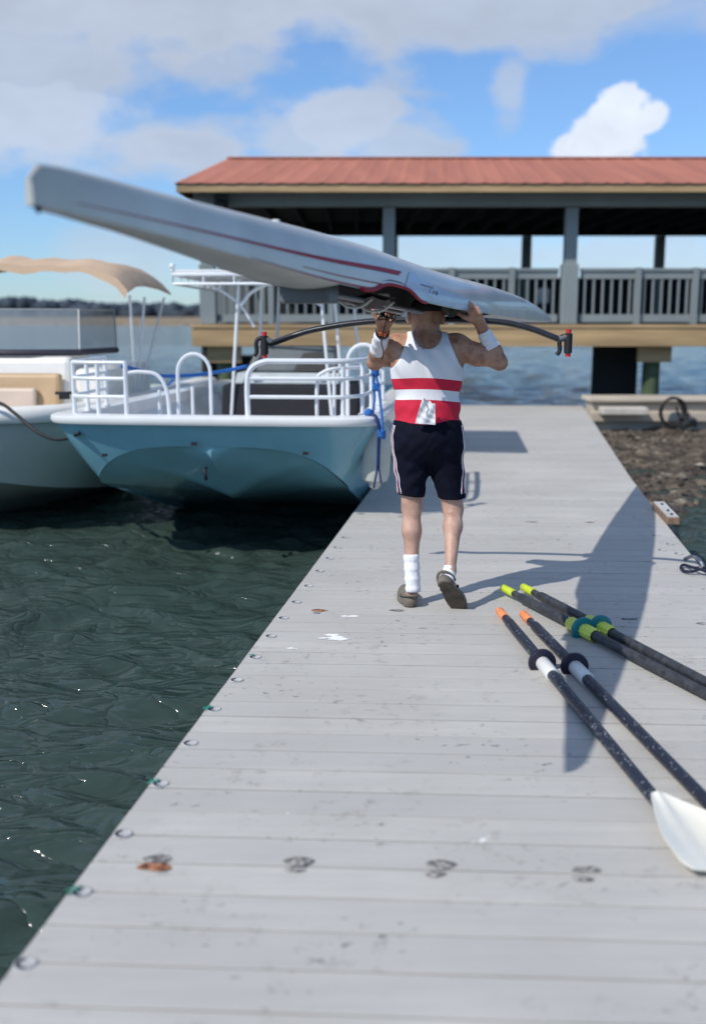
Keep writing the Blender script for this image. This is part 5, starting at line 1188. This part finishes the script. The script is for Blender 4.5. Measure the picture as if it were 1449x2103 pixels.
        t = np.clip(v/L, 0, 1); hw = .037+.018*np.sin(np.pi*np.clip((t-.15)/.85, 0, 1))**1.2-.002; off = sgn*.010*np.sin(np.pi*t)
        outl = np.where((v > .035) & (v < L-.055), np.abs(u-off)-hw, np.where(v <= .035, np.hypot(u-off, v-.038)-.038, np.sqrt(((u-off)/.95)**2+(v-(L-.055))**2)-.052))
        sole = np.maximum(outl, np.abs(w_-.012-.006*np.clip((t-.75)/.25, 0, 1)**2)-.012)
        tread = .002*(np.sin(v*260)*np.sin(u*240) > 0)*(w_ < .004); sole = sole+tread
        upper = sm(E((off.mean(), .19, .025), (.054, .095, .060)), E((0, .055, .03), (.046, .060, .052)), .03)
        upper = np.maximum(upper, .018-w_); upper = np.maximum(upper, outl-.004)
        mouth = E((0, .085, .095), (.034, .075, .055)); upper = np.maximum(upper, -mouth)
        D = sm(sole, upper, .004).astype(np.float32)
        o = netobj(D, F2.lo, .005, 'clog', [clogm, solem], root, smooth_it=2, pick=lambda cc: (((cc-heel)@up) < .010).astype(int))
        # heel strap
        P = [heel+d*(.06-.066*math.cos(a))+sd2*(.047*math.sin(a))+up*(.058+.012*math.cos(a)) for a in np.linspace(-1.7, 1.7, 20)]
        q2 = M_(); q2.tube(P, .0085, 8, flat=.55); build(q2, 'heel_strap', clogm, o, smooth=True)
        for s in (-1, 1):
            q2 = M_(); pp = heel+d*.105+sd2*s*.049+up*.045; q2.tube([pp-sd2*s*.006, pp+sd2*s*.004], .009, 10); build(q2, 'rivet', black, o, smooth=True)
        return o
    hl = gr(844, 1249); clog(hl+[0, .0, .001], (-.06, 1, 0), (0, 0, 1), -1)
    dR2 = np.array([.115, .13, -.20]); clog(A(906, 1196, 5.60), dR2, (.12, .75, .55), 1, L=.285)
    # printed marks on the back of the top: tiny illegible red strokes
    q = M_(); rr = random.Random(3)
    for r_, n_ in ((710, 9), (716, 7)):
        for k in range(n_):
            px = 859+(k+.5)*(33 if n_ == 9 else 22)/n_+(0 if n_ == 9 else 6); c = A(px, r_, Y0-.3)
            # drop onto the cloth
            i = int(round((c[0]+.0+ (px-724.5)/F_PX*.19-Fd.lo[0])/h)); k_ = int(round((A(px, r_, Y0-.11)[2]-Fd.lo[2])/h)); col = sg[i, :, k_]; ins = np.where(col < 0)[0]
            if len(ins): yy = Fd.ax[1][ins[0]]-.008; zc_ = Fd.ax[2][k_]; hw = .0028+rr.random()*.001; q.obox((Fd.ax[0][i]+rr.uniform(-.001, .001), yy, zc_+rr.uniform(-.001, .001)), (1, 0, 0), (0, 1, 0), (0, 0, 1), hw, .0012, .0028 if r_ == 710 else .0016)
    if q.v: build(q, 'printed_mark', mat('red_print', (.35,.05,.08), .7), root)
    # paper tucked in the waistband
    pm = mat('crumpled_paper', (.84,.84,.85), .85, var=.03, bump=.25, bs=45); q = M_(); nu, nv = 22, 30; Pf = []
    cnr = [A(867, 817, 0+5.70), A(893, 830, 5.70), A(893, 872, 5.715), A(852, 869, 5.715)]; top2 = A(884, 820, 5.70)
    rs = np.random.RandomState(2)
    def surf(off):
        P = []
        for j in range(nv):
            v = j/(nv-1); row = []
            for i in range(nu):
                u = i/(nu-1); a = mid(mid(cnr[0], cnr[1], u), mid(cnr[3], cnr[2], u), v); 
                crn = .006*math.sin(9*u+5*v)+.004*math.sin(23*v-7*u)+.003*abs(math.sin(31*u+11*v))
                row.append(a+np.array([0, -crn*.6-off+.012*abs(u-.5)*0, .004*math.sin(14*u)*(1 if j in (0,) else 0)]))
            P.append(row)
        return P
    a_, b_ = surf(.012), surf(0); q.grid(a_); q.grid(b_); q.grid([a_[0], b_[0]]); q.grid([a_[-1], b_[-1]]); q.grid([[r[0] for r in a_], [r[0] for r in b_]]); q.grid([[r[-1] for r in a_], [r[-1] for r in b_]])
    fl = [A(868, 814, 5.675), A(886, 826, 5.67), A(889, 842, 5.67), A(872, 840, 5.665)]
    build(q, 'folded_paper', pm, smooth=25, label="crumpled white folded paper tucked into the back of the man's waistband", cat='paper')
rower()
